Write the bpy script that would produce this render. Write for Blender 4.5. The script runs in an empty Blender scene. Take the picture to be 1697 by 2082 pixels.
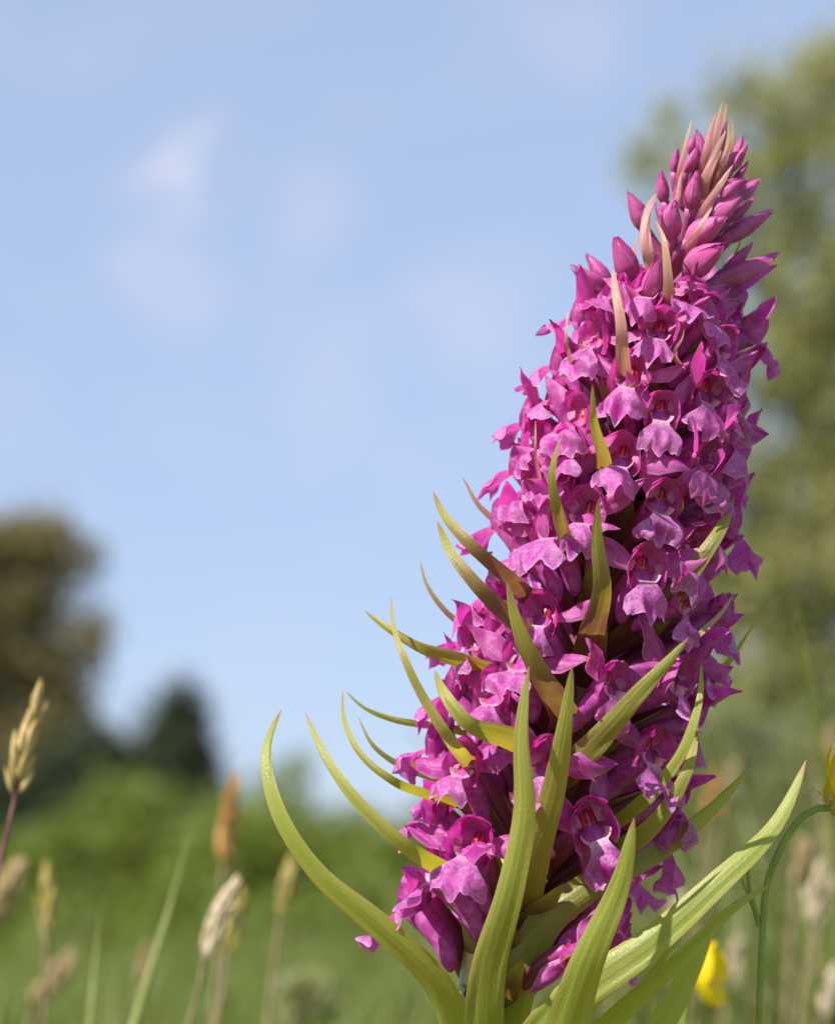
import bpy, math, random
import numpy as np
from mathutils import Matrix, Vector

random.seed(7)
RNG = np.random.default_rng(11)
R_ = math.radians
scene = bpy.context.scene
COL = scene.collection

# ------------------------------------------------------------------ camera
CAM_H, PITCH, DIST = 0.24, R_(8.5), 0.35      # a low close-up: 10 cm wide frame, 35 cm away
FRAME_W = 0.100
FPX = DIST * 1697.0 / FRAME_W                   # focal length in photo pixels
cam_d = bpy.data.cameras.new('camera')
cam = bpy.data.objects.new('camera', cam_d)
COL.objects.link(cam)
cam.location = (0, 0, CAM_H)
cam.rotation_euler = (math.pi / 2 + PITCH, 0, 0)
cam_d.sensor_fit = 'HORIZONTAL'
cam_d.sensor_width = 36.0
cam_d.lens = 36.0 * DIST / FRAME_W
cam_d.clip_start = 0.01
cam_d.clip_end = 3000
cam_d.dof.use_dof = True
cam_d.dof.focus_distance = DIST - 0.011
cam_d.dof.aperture_fstop = 31.0
scene.camera = cam

# ------------------------------------------------------------------ light
SUN = Vector((-0.57, -0.42, 0.71)).normalized()
EL = math.asin(SUN.z)
AZ = math.atan2(SUN.x, SUN.y)
w = bpy.data.worlds.new('World')
scene.world = w
w.use_nodes = True
nt = w.node_tree
nt.nodes.clear()
sky = nt.nodes.new('ShaderNodeTexSky')
sky.sky_type = 'NISHITA'
sky.sun_disc = False
sky.sun_elevation = EL
sky.sun_rotation = AZ
sky.altitude = 200
sky.air_density = 1.0
sky.dust_density = 0.4
sky.ozone_density = 3.0
tc = nt.nodes.new('ShaderNodeTexCoord')
mp = nt.nodes.new('ShaderNodeMapping')
mp.inputs['Scale'].default_value = (7.0, 7.0, 9.0)
mp.inputs['Location'].default_value = (0.35, 0.0, 0.25)
mp.inputs['Rotation'].default_value = (0.0, R_(35), 0.0)
nz = nt.nodes.new('ShaderNodeTexNoise')
nz.inputs['Scale'].default_value = 2.0
nz.inputs['Detail'].default_value = 5.0
nz.inputs['Roughness'].default_value = 0.5
nz.inputs['Distortion'].default_value = 0.35
rp = nt.nodes.new('ShaderNodeMapRange')
rp.inputs['From Min'].default_value = 0.52
rp.inputs['From Max'].default_value = 0.80
rp.inputs['To Max'].default_value = 0.16
tint = nt.nodes.new('ShaderNodeMixRGB')
tint.blend_type = 'MULTIPLY'
tint.inputs['Fac'].default_value = 1.0
tint.inputs['Color2'].default_value = (0.97, 0.93, 1.12, 1)
cl = nt.nodes.new('ShaderNodeMixRGB')
cl.inputs['Color2'].default_value = (4.7, 4.65, 5.3, 1)
bg = nt.nodes.new('ShaderNodeBackground')
bg.inputs['Strength'].default_value = 0.1015
wo = nt.nodes.new('ShaderNodeOutputWorld')
L = nt.links.new
L(tc.outputs['Generated'], mp.inputs['Vector'])
L(mp.outputs['Vector'], nz.inputs['Vector'])
L(nz.outputs['Fac'], rp.inputs['Value'])
veil = nt.nodes.new('ShaderNodeMixRGB')          # thin high veil that evens the blue out
veil.inputs['Fac'].default_value = 0.68
veil.inputs['Color2'].default_value = (2.8, 3.42, 4.5, 1)
L(sky.outputs['Color'], tint.inputs['Color1'])
L(tint.outputs['Color'], veil.inputs['Color1'])
L(veil.outputs['Color'], cl.inputs['Color1'])
def sky_dir(px, py):
    v = Vector(((px - 848.5) / FPX, 1.0, -(py - 1041.0) / FPX))
    v.rotate(Matrix.Rotation(PITCH, 3, 'X'))
    return v.normalized()


nz2 = nt.nodes.new('ShaderNodeTexNoise')
nz2.inputs['Scale'].default_value = 34.0
nz2.inputs['Detail'].default_value = 4.0
L(tc.outputs['Generated'], nz2.inputs['Vector'])
acc = rp.outputs['Result']
for wx, wy, wr, wa in ((360, 325, 0.026, 0.72), (380, 430, 0.030, 0.30), (330, 560, 0.036, 0.28), (640, 430, 0.032, 0.20), (980, 640, 0.045, 0.25), (1140, 60, 0.035, 0.2), (640, 760, 0.05, 0.2)):
    dn = nt.nodes.new('ShaderNodeVectorMath'); dn.operation = 'DISTANCE'
    dn.inputs[1].default_value = sky_dir(wx, wy)
    L(tc.outputs['Generated'], dn.inputs[0])
    ad = nt.nodes.new('ShaderNodeMath'); ad.operation = 'MULTIPLY_ADD'     # ragged edge
    L(nz2.outputs['Fac'], ad.inputs[0]); ad.inputs[1].default_value = -0.055; L(dn.outputs['Value'], ad.inputs[2])
    mr = nt.nodes.new('ShaderNodeMapRange'); mr.interpolation_type = 'SMOOTHERSTEP'
    mr.inputs['From Min'].default_value = wr - 0.027; mr.inputs['From Max'].default_value = -0.030
    mr.inputs['To Max'].default_value = wa
    L(ad.outputs[0], mr.inputs['Value'])
    sm = nt.nodes.new('ShaderNodeMath'); sm.operation = 'MAXIMUM'
    L(acc, sm.inputs[0]); L(mr.outputs['Result'], sm.inputs[1])
    acc = sm.outputs[0]
L(acc, cl.inputs['Fac'])
L(cl.outputs['Color'], bg.inputs['Color'])
L(bg.outputs['Background'], wo.inputs['Surface'])

sun_d = bpy.data.lights.new('sun', 'SUN')
sun_d.energy = 4.8
sun_d.angle = R_(0.53)
sun_d.color = (1.0, 0.95, 0.86)
sun = bpy.data.objects.new('sun', sun_d)
COL.objects.link(sun)
sun.rotation_euler = SUN.to_track_quat('Z', 'Y').to_euler()
sun.location = (-2, -1, 4)

scene.view_settings.view_transform = 'Standard'
scene.view_settings.look = 'None'
scene.view_settings.gamma = 1.0
scene.view_settings.exposure = 0.8
scene.view_settings.use_curve_mapping = False
scene.render.engine = 'CYCLES'
scene.cycles.max_bounces = 10
scene.cycles.diffuse_bounces = 5
scene.cycles.transmission_bounces = 8

# ------------------------------------------------------------------ helpers
CR = np.array([1.0, 0, 0])
CF = np.array([0, math.cos(PITCH), math.sin(PITCH)])
CU = np.array([0, -math.sin(PITCH), math.cos(PITCH)])
C0 = np.array([0, 0, CAM_H])
MM = 0.001


def P(px, py, d=0.0):
    """photo pixel + depth offset in mm behind the orchid's own distance -> world point"""
    z = DIST + d * MM
    return C0 + CF * z + CR * ((px - 848.5) / FPX * z) + CU * (-(py - 1041.0) / FPX * z)


def nrm(v):
    v = np.asarray(v, float)
    return v / (np.linalg.norm(v) + 1e-12)


def catmull(pts, n):
    """smooth curve through the points, n samples"""
    p = np.asarray(pts, float)
    if len(p) == 2:
        t = np.linspace(0, 1, n)[:, None]
        return p[0] * (1 - t) + p[1] * t
    t = np.concatenate([[0], np.cumsum(np.linalg.norm(np.diff(p, axis=0), axis=1) + 1e-9)])
    m = np.zeros_like(p)
    dl = np.diff(p, axis=0) / np.diff(t)[:, None]
    m[0], m[-1] = dl[0], dl[-1]
    for i in range(1, len(p) - 1):
        h0, h1 = t[i] - t[i - 1], t[i + 1] - t[i]
        m[i] = (dl[i - 1] * h1 + dl[i] * h0) / (h0 + h1)
    m[0] = 1.5 * dl[0] - 0.5 * m[1]
    m[-1] = 1.5 * dl[-1] - 0.5 * m[-2]
    out = []
    for x in np.linspace(0, t[-1], n):
        i = min(len(p) - 2, max(0, int(np.searchsorted(t, x, side='right')) - 1))
        h = t[i + 1] - t[i]
        u = (x - t[i]) / h
        out.append((2 * u ** 3 - 3 * u ** 2 + 1) * p[i] + (u ** 3 - 2 * u ** 2 + u) * h * m[i] + (-2 * u ** 3 + 3 * u ** 2) * p[i + 1] + (u ** 3 - u ** 2) * h * m[i + 1])
    return np.array(out)


class MB:
    """collects grids into one mesh with a UV layer"""

    def __init__(self):
        self.v, self.f, self.uv, self.n, self.mi = [], [], [], 0, []

    def grid(self, pts, uv=None, wrap=False, mat=0):
        nu, nv = pts.shape[:2]
        if uv is None:
            uu, vv = np.meshgrid(np.linspace(0, 1, nu), np.linspace(0, 1, nv), indexing='ij')
            uv = np.stack([uu, vv], -1)
        self.v.append(pts.reshape(-1, 3))
        self.uv.append(uv.reshape(-1, 2))
        i = np.arange(nu if wrap else nu - 1)
        j = np.arange(nv - 1)
        I, J = np.meshgrid(i, j, indexing='ij')
        I2 = (I + 1) % nu
        f = np.stack([I * nv + J, I2 * nv + J, I2 * nv + J + 1, I * nv + J + 1], -1).reshape(-1, 4) + self.n
        self.f.append(f)
        self.mi.append(np.full(len(f), mat))
        self.n += nu * nv
        return self

    def quads(self, verts, faces, uv):
        self.v.append(verts); self.uv.append(uv); self.f.append(faces + self.n)
        self.mi.append(np.zeros(len(faces), int)); self.n += len(verts)
        return self

    def tube(self, pts, rad, seg=8, squash=1.0, cap=True, mat=0, side=None):
        p = np.asarray(pts, float)
        n = len(p)
        rad = np.broadcast_to(np.asarray(rad, float), (n,)).copy()
        T = np.gradient(p, axis=0)
        T /= np.linalg.norm(T, axis=1)[:, None] + 1e-12
        ref = np.array([0, 1.0, 0]) if side is None else side
        if abs(T[0] @ ref) > 0.9:
            ref = np.array([1.0, 0, 0])
        a = nrm(np.cross(T[0], ref))
        if cap:
            p = np.vstack([p[:1], p, p[-1:]]); T = np.vstack([T[:1], T, T[-1:]])
            rad = np.concatenate([[1e-7], rad, [1e-7]])
        out = np.zeros((seg, len(p), 3))
        for k in range(len(p)):
            a = nrm(a - (a @ T[k]) * T[k])
            b = np.cross(T[k], a)
            for s in range(seg):
                an = 2 * math.pi * s / seg
                out[s, k] = p[k] + rad[k] * (math.cos(an) * a * squash + math.sin(an) * b)
        return self.grid(out, wrap=True, mat=mat)

    def mesh(self, name):
        v = np.vstack(self.v); f = np.vstack(self.f); uv = np.vstack(self.uv)
        me = bpy.data.meshes.new(name)
        me.vertices.add(len(v)); me.vertices.foreach_set('co', v.ravel().astype(np.float32))
        me.loops.add(f.size); me.loops.foreach_set('vertex_index', f.ravel().astype(np.int32))
        me.polygons.add(len(f))
        me.polygons.foreach_set('loop_start', np.arange(0, f.size, 4, dtype=np.int32))
        me.polygons.foreach_set('use_smooth', np.ones(len(f), bool))
        me.polygons.foreach_set('material_index', np.concatenate(self.mi).astype(np.int32))
        ul = me.uv_layers.new(name='UVMap')
        ul.data.foreach_set('uv', uv[f.ravel()].ravel().astype(np.float32))
        me.update(calc_edges=True)
        me.validate()
        return me


def link(name, me, mats=None, parent=None, loc=None):
    o = bpy.data.objects.new(name, me)
    COL.objects.link(o)
    if me is not None and mats is not None and not me.materials:
        for m in (mats if isinstance(mats, (list, tuple)) else [mats]):
            me.materials.append(m)
    if parent is not None:
        o.parent = parent
    if loc is not None:
        o.location = loc
    return o


def tag(o, label, cat, group=None):
    o['label'] = label
    o['category'] = cat
    if group:
        o['group'] = group
    return o


def thing(name, label, cat, loc, group=None):
    o = link(name, None, loc=Vector(loc))
    o.empty_display_size = 0.01
    return tag(o, label, cat, group)


# ------------------------------------------------------------------ materials
def mat_new(name):
    m = bpy.data.materials.new(name)
    m.use_nodes = True
    m.node_tree.nodes.clear()
    return m, m.node_tree


class NB:
    """tiny node-building helper"""

    def __init__(self, name):
        self.m, self.t = mat_new(name)

    def n(self, typ, **kw):
        x = self.t.nodes.new(typ)
        for k, v in kw.items():
            if k.startswith('_'):
                x.inputs[k[1:].replace('_', ' ')].default_value = v
            else:
                setattr(x, k, v)
        return x

    def l(self, a, b):
        self.t.links.new(a, b)

    def mix(self, fac, a, b, mode='MIX'):
        x = self.n('ShaderNodeMixRGB', blend_type=mode)
        for s, v in ((x.inputs['Fac'], fac), (x.inputs['Color1'], a), (x.inputs['Color2'], b)):
            if hasattr(v, 'links'):
                self.l(v, s)
            elif isinstance(v, tuple):
                s.default_value = v if len(v) == 4 else v + (1,)
            else:
                s.default_value = v
        return x.outputs['Color']

    def math(self, op, a, b=0.0, clamp=False):
        x = self.n('ShaderNodeMath', operation=op, use_clamp=clamp)
        for s, v in zip(x.inputs, (a, b)):
            if hasattr(v, 'links'):
                self.l(v, s)
            else:
                s.default_value = v
        return x.outputs[0]

    def rng(self, v, a, b, c=0.0, d=1.0, smooth=True):
        x = self.n('ShaderNodeMapRange', interpolation_type='SMOOTHSTEP' if smooth else 'LINEAR')
        self.l(v, x.inputs['Value'])
        x.inputs['From Min'].default_value = a
        x.inputs['From Max'].default_value = b
        x.inputs['To Min'].default_value = c
        x.inputs['To Max'].default_value = d
        return x.outputs['Result']

    def noise(self, vec, scale, detail=3.0, rough=0.55, scl=None, dist=0.0):
        if scl is not None:
            mp = self.n('ShaderNodeMapping')
            mp.inputs['Scale'].default_value = scl
            self.l(vec, mp.inputs['Vector'])
            vec = mp.outputs['Vector']
        x = self.n('ShaderNodeTexNoise', _Scale=scale, _Detail=detail, _Roughness=rough, _Distortion=dist)
        self.l(vec, x.inputs['Vector'])
        return x.outputs['Fac']

    def attr(self, name):
        x = self.n('ShaderNodeAttribute', attribute_type='OBJECT', attribute_name=name)
        return x.outputs['Fac']

    def uv(self):
        x = self.n('ShaderNodeUVMap', uv_map='UVMap')
        s = self.n('ShaderNodeSeparateXYZ')
        self.l(x.outputs['UV'], s.inputs['Vector'])
        return x.outputs['UV'], s.outputs['X'], s.outputs['Y']

    def obj_rand(self):
        return self.n('ShaderNodeObjectInfo').outputs['Random']

    def obj_co(self):
        return self.n('ShaderNodeTexCoord').outputs['Object']

    def leafy(self, col, tcol, trans=0.4, rough=0.45, spec=0.4, bump=None, bstr=0.2, bdist=0.0001):
        """thin tissue: reflects and lets light through"""
        p = self.n('ShaderNodeBsdfPrincipled', _Roughness=rough)
        p.inputs['Specular IOR Level'].default_value = spec
        t = self.n('ShaderNodeBsdfTranslucent')
        mx = self.n('ShaderNodeMixShader')
        mx.inputs['Fac'].default_value = trans
        for c, s in ((col, p.inputs['Base Color']), (tcol, t.inputs['Color'])):
            if hasattr(c, 'links'):
                self.l(c, s)
            else:
                s.default_value = c if len(c) == 4 else c + (1,)
        if bump is not None:
            b = self.n('ShaderNodeBump', _Strength=bstr, _Distance=bdist)
            self.l(bump, b.inputs['Height'])
            self.l(b.outputs['Normal'], p.inputs['Normal'])
        o = self.n('ShaderNodeOutputMaterial')
        self.l(p.outputs['BSDF'], mx.inputs[1])
        self.l(t.outputs['BSDF'], mx.inputs[2])
        self.l(mx.outputs['Shader'], o.inputs['Surface'])
        return self.m


def petal_mat():
    b = NB('orchid_petal')
    uv, u, v = b.uv()
    oc = b.obj_co()
    r = b.obj_rand()
    tone = b.attr('tone')                      # 0 = low on the spike, 1 = top
    base = b.mix(tone, (0.48, 0.05, 0.37), (0.72, 0.17, 0.48))
    base = b.mix(b.math('MULTIPLY', r, 0.45), base, (0.42, 0.04, 0.32))
    veins = b.noise(uv, 1.0, 2.0, 0.5, (17.0, 1.6, 1.0), 0.4)
    base = b.mix(b.rng(veins, 0.48, 0.66, 0.0, 0.62), base, (0.34, 0.025, 0.25))
    blot = b.noise(oc, 700.0, 3.0)
    base = b.mix(b.rng(blot, 0.42, 0.68, 0.0, 0.42), base, (0.76, 0.30, 0.60))
    edge = b.math('ABSOLUTE', b.math('SUBTRACT', u, 0.5))
    base = b.mix(b.rng(edge, 0.40, 0.5, 0.0, 0.45), base, (0.78, 0.34, 0.66))
    base = b.mix(b.rng(v, 0.0, 0.28, 0.42, 0.0), base, (0.80, 0.42, 0.62))
    wither = b.math('MULTIPLY', b.rng(r, 0.90, 0.93), b.rng(b.math('ADD', v, b.math('MULTIPLY', blot, 0.2)), 0.92, 1.02))
    base = b.mix(wither, base, (0.30, 0.13, 0.05))
    tr = b.mix(0.65, base, (0.85, 0.03, 0.44))
    fine = b.noise(oc, 9000.0, 2.0)
    h = b.math('ADD', fine, b.math('MULTIPLY', veins, 1.2))
    return b.leafy(base, tr, 0.48, 0.32, 0.5, h, 0.45, 0.00014)


def lip_mat():
    b = NB('orchid_lip')
    uv, u, v = b.uv()
    oc = b.obj_co()
    r = b.obj_rand()
    tone = b.attr('tone')
    base = b.mix(tone, (0.47, 0.085, 0.40), (0.60, 0.165, 0.47))
    base = b.mix(b.math('MULTIPLY', r, 0.4), base, (0.50, 0.10, 0.46))
    mott = b.noise(oc, 2300.0, 3.0, 0.6)
    base = b.mix(b.rng(mott, 0.42, 0.58, 0.0, 0.75), base, (0.62, 0.25, 0.56))
    # shadow of hood and column painted as a magenta patch mid-lip
    cen = b.math('ABSOLUTE', b.math('SUBTRACT', u, 0.5))
    bl = b.math('MULTIPLY', b.rng(cen, 0.04, 0.30, 1.0, 0.0), b.rng(v, 0.35, 0.62))
    bl = b.math('MULTIPLY', bl, b.rng(v, 0.70, 0.95, 1.0, 0.1))
    blot = b.noise(oc, 520.0, 2.0)
    base = b.mix(b.math('MULTIPLY', bl, b.rng(blot, 0.35, 0.6, 0.15, 0.95)), base, (0.52, 0.03, 0.38))
    # dark dots and dashes towards the throat
    vo = b.n('ShaderNodeTexVoronoi', _Scale=1.0)
    mp = b.n('ShaderNodeMapping')
    mp.inputs['Scale'].default_value = (17.0, 10.0, 1.0)
    b.l(uv, mp.inputs['Vector'])
    b.l(mp.outputs['Vector'], vo.inputs['Vector'])
    dots = b.rng(vo.outputs['Distance'], 0.20, 0.34, 1.0, 0.0)
    zone = b.math('MULTIPLY', b.rng(v, 0.50, 0.75, 1.0, 0.0), b.rng(cen, 0.24, 0.40, 1.0, 0.0))
    pale = b.rng(v, 0.06, 0.30, 0.75, 0.0)
    base = b.mix(pale, base, (0.88, 0.62, 0.76))
    base = b.mix(b.math('MULTIPLY', b.math('MULTIPLY', dots, zone), 0.85), base, (0.28, 0.03, 0.26))
    base = b.mix(b.rng(v, 0.93, 1.0, 0.0, 0.45), base, (0.82, 0.45, 0.72))
    tr = b.mix(0.6, base, (0.85, 0.06, 0.48))
    fine = b.noise(oc, 6500.0, 2.0)
    return b.leafy(base, tr, 0.42, 0.28, 0.6, fine, 0.7, 0.00018)


def throat_mat():
    b = NB('orchid_throat')
    uv, u, v = b.uv()
    oc = b.obj_co()
    # v: 0 deep inside, 1 at the rim
    base = b.mix(b.rng(v, 0.35, 0.95), (0.70, 0.05, 0.22), (0.86, 0.50, 0.64))
    sp = b.noise(oc, 2600.0, 1.0)
    base = b.mix(b.math('MULTIPLY', b.rng(sp, 0.62, 0.68), b.rng(v, 0.5, 0.8)), base, (0.33, 0.03, 0.22))
    return b.leafy(base, base, 0.35, 0.35, 0.5)


def column_mat():
    b = NB('orchid_column')
    uv, u, v = b.uv()
    c = b.math('ABSOLUTE', b.math('SUBTRACT', u, 0.5))
    slot = b.math('MULTIPLY', b.rng(c, 0.02, 0.05), b.rng(c, 0.13, 0.19, 1.0, 0.0))
    slot = b.math('MULTIPLY', slot, b.rng(v, 0.25, 0.45))
    base = b.mix(b.rng(v, 0.1, 0.6), (0.85, 0.16, 0.36), (0.72, 0.03, 0.13))
    base = b.mix(slot, base, (0.16, 0.005, 0.012))
    return b.leafy(base, (0.7, 0.03, 0.1), 0.22, 0.35, 0.5)


def bud_mat():
    b = NB('orchid_bud')
    uv, u, v = b.uv()
    oc = b.obj_co()
    tone = b.attr('tone')
    r = b.obj_rand()
    base = b.mix(tone, (0.50, 0.07, 0.38), (0.78, 0.26, 0.52))
    base = b.mix(b.math('MULTIPLY', r, 0.35), base, (0.42, 0.05, 0.36))
    veins = b.noise(uv, 1.0, 2.0, 0.5, (26.0, 2.0, 1.0), 0.3)
    base = b.mix(b.rng(veins, 0.45, 0.7, 0.0, 0.35), base, (0.74, 0.34, 0.64))
    base = b.mix(b.rng(v, 0.86, 1.0, 0.0, 0.75), base, (0.55, 0.03, 0.27))
    # three seams
    wv = b.math('ABSOLUTE', b.math('SINE', b.math('MULTIPLY', u, math.pi * 3)))
    base = b.mix(b.rng(wv, 0.0, 0.16, 0.6, 0.0), base, (0.33, 0.02, 0.24))
    tr = b.mix(0.5, base, (0.62, 0.02, 0.36))
    fine = b.noise(oc, 8000.0, 2.0)
    h = b.math('ADD', fine, b.math('MULTIPLY', veins, 1.5))
    return b.leafy(base, tr, 0.28, 0.38, 0.5, h, 0.3, 0.00012)


def ovary_mat():
    b = NB('orchid_ovary')
    uv, u, v = b.uv()
    tone = b.attr('tone')
    st = b.noise(uv, 1.0, 2.0, 0.5, (9.0, 1.2, 1.0), 0.3)
    base = b.mix(b.rng(st, 0.35, 0.65), (0.21, 0.025, 0.08), (0.14, 0.035, 0.04))
    base = b.mix(b.rng(v, 0.55, 1.0, 0.0, 0.7), base, (0.50, 0.06, 0.34))
    base = b.mix(b.math('MULTIPLY', tone, 0.35), base, (0.60, 0.16, 0.36))
    return b.leafy(base, (0.5, 0.04, 0.2), 0.18, 0.42, 0.45, st, 0.3, 0.0002)


def spur_mat():
    b = NB('orchid_spur')
    uv, u, v = b.uv()
    oc = b.obj_co()
    n = b.noise(oc, 900.0, 3.0)
    base = b.mix(b.rng(n, 0.4, 0.7), (0.46, 0.055, 0.36), (0.60, 0.16, 0.50))
    return b.leafy(base, (0.62, 0.03, 0.38), 0.34, 0.36, 0.5, b.noise(oc, 6000.0), 0.25, 0.0001)


def bract_mat():
    b = NB('orchid_bract')
    uv, u, v = b.uv()
    oc = b.obj_co()
    purple = b.attr('purple')                  # purple-brown stain of this bract
    pale = b.attr('pale')                      # cream-pink top bracts
    veins = b.noise(uv, 1.0, 2.0, 0.5, (26.0, 0.35, 1.0), 0.05)
    blot = b.noise(oc, 260.0, 3.0)
    base = b.mix(b.rng(veins, 0.30, 0.75), (0.30, 0.335, 0.055), (0.41, 0.43, 0.125))
    base = b.mix(b.rng(blot, 0.40, 0.75, 0.0, 0.5), base, (0.40, 0.40, 0.12))
    c = b.math('ABSOLUTE', b.math('SUBTRACT', u, 0.5))
    mid = b.rng(c, 0.0, 0.09, 0.45, 0.0)
    band = b.math('MULTIPLY', b.rng(c, 0.10, 0.36, 0.5, 0.0), b.rng(blot, 0.3, 0.6, 0.5, 1.0))
    base = b.mix(b.math('MULTIPLY', band, b.rng(v, 0.55, 0.95, 1.0, 0.15)), base, (0.17, 0.225, 0.035))
    base = b.mix(mid, base, (0.27, 0.31, 0.07))
    # purple stain: lower part and tip
    st = b.math('ADD', b.rng(v, 0.46, 0.92, 1.0, 0.0), b.rng(v, 0.82, 1.0, 0.0, 0.55))
    st = b.math('MULTIPLY', st, purple)
    st = b.math('MULTIPLY', st, b.rng(blot, 0.25, 0.6, 0.75, 1.0), clamp=True)
    base = b.mix(st, base, (0.20, 0.055, 0.065))
    base = b.mix(pale, base, b.mix(b.rng(v, 0.15, 0.95), (0.58, 0.15, 0.24), (0.82, 0.46, 0.42)))
    base = b.mix(b.rng(c, 0.452, 0.5, 0.0, 0.8), base, (0.55, 0.22, 0.20))
    base = b.mix(b.math('MULTIPLY', b.rng(v, 0.955, 0.99), b.math('SUBTRACT', 1.0, pale)), base, (0.42, 0.24, 0.12))
    tr = b.mix(b.math('MULTIPLY', st, 0.9), (0.60, 0.60, 0.02), (0.22, 0.045, 0.05))
    tr = b.mix(b.math('MULTIPLY', pale, 0.9), tr, (0.62, 0.22, 0.24))
    cells = b.noise(oc, 5200.0, 2.0, 0.5, (1.0, 1.0, 0.5))
    h = b.math('ADD', cells, b.math('MULTIPLY', veins, 0.7))
    return b.leafy(base, tr, 0.46, 0.34, 0.5, h, 0.5, 0.00014)


def stem_mat():
    b = NB('orchid_stem')
    uv, u, v = b.uv()
    oc = b.obj_co()
    st = b.noise(uv, 1.0, 2.0, 0.5, (16.0, 2.0, 1.0), 0.2)
    base = b.mix(b.rng(st, 0.35, 0.7), (0.30, 0.33, 0.07), (0.46, 0.46, 0.17))
    base = b.mix(b.rng(v, 0.72, 0.85), base, (0.22, 0.06, 0.07))
    return b.leafy(base, (0.5, 0.5, 0.08), 0.15, 0.22, 0.6, b.math('ADD', b.noise(oc, 3000.0), st), 0.5, 0.0003)


def plain_leaf(name, c1, c2, t, trans=0.35, scale=300.0, rough=0.5, vscl=None, spec=0.35):
    b = NB(name)
    uv, u, v = b.uv()
    oc = b.obj_co()
    n = b.noise(oc, scale, 3.0)
    base = b.mix(b.rng(n, 0.35, 0.68), c1, c2)
    if vscl:
        vn = b.noise(uv, 1.0, 2.0, 0.5, vscl, 0.1)
        base = b.mix(b.rng(vn, 0.45, 0.7, 0.0, 0.5), base, tuple(x * 0.6 for x in c1))
    return b.leafy(base, t, trans, rough, spec)


def foliage_mat(name, c1, c2, t, trans=0.3):
    """leaf colour varies leaf by leaf through the UV's own random value"""
    b = NB(name)
    uv, u, v = b.uv()
    base = b.mix(u, c1, c2)
    return b.leafy(base, b.mix(u, t, tuple(x * 0.8 for x in t)), trans, 0.5, 0.3)


def bark_mat():
    b = NB('bark')
    oc = b.obj_co()
    n = b.noise(oc, 6.0, 6.0, 0.7, (1, 1, 0.25))
    base = b.mix(n, (0.07, 0.055, 0.04), (0.20, 0.17, 0.13))
    return b.leafy(base, base, 0.0, 0.9, 0.2, n, 0.8, 0.03)


def ground_mat():
    b = NB('meadow_ground')
    oc = b.obj_co()
    n = b.noise(oc, 1.4, 6.0, 0.65)
    f = b.noise(oc, 22.0, 4.0, 0.7)
    base = b.mix(b.rng(n, 0.35, 0.68), (0.09, 0.15, 0.02), (0.17, 0.20, 0.05))
    base = b.mix(b.rng(f, 0.4, 0.7, 0.0, 0.4), base, (0.06, 0.07, 0.02))
    return b.leafy(base, base, 0.0, 0.9, 0.2, f, 0.8, 0.03)


M_PETAL, M_LIP, M_THROAT, M_COL = petal_mat(), lip_mat(), throat_mat(), column_mat()
M_BUD, M_OV, M_SPUR, M_BRACT, M_STEM = bud_mat(), ovary_mat(), spur_mat(), bract_mat(), stem_mat()

# ------------------------------------------------------------------ setting: ground
def build_ground():
    n = 121
    s = np.linspace(-1, 1, n)
    ax = np.sign(s) * (np.abs(s) ** 3) * 900
    X, Y = np.meshgrid(ax, ax, indexing='ij')
    Y = Y + 0.5
    r = np.hypot(X, Y)
    Z = 0.02 * np.sin(X * 1.7) * np.cos(Y * 1.3) * np.clip(r - 0.5, 0, 1) * np.clip(1 - r / 60, 0, 1) - 0.004
    me = MB().grid(np.stack([X, Y, Z], -1)).mesh('ground')
    o = link('ground', me, ground_mat())
    o['kind'] = 'structure'


build_ground()

# ------------------------------------------------------------------ trees and bushes
M_BARK = bark_mat()


def far(px, py, dist):
    """photo pixel at a horizontal distance in metres"""
    d = CF + CR * ((px - 848.5) / FPX) + CU * (-(py - 1041.0) / FPX)
    return C0 + d * (dist / d[1])


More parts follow.
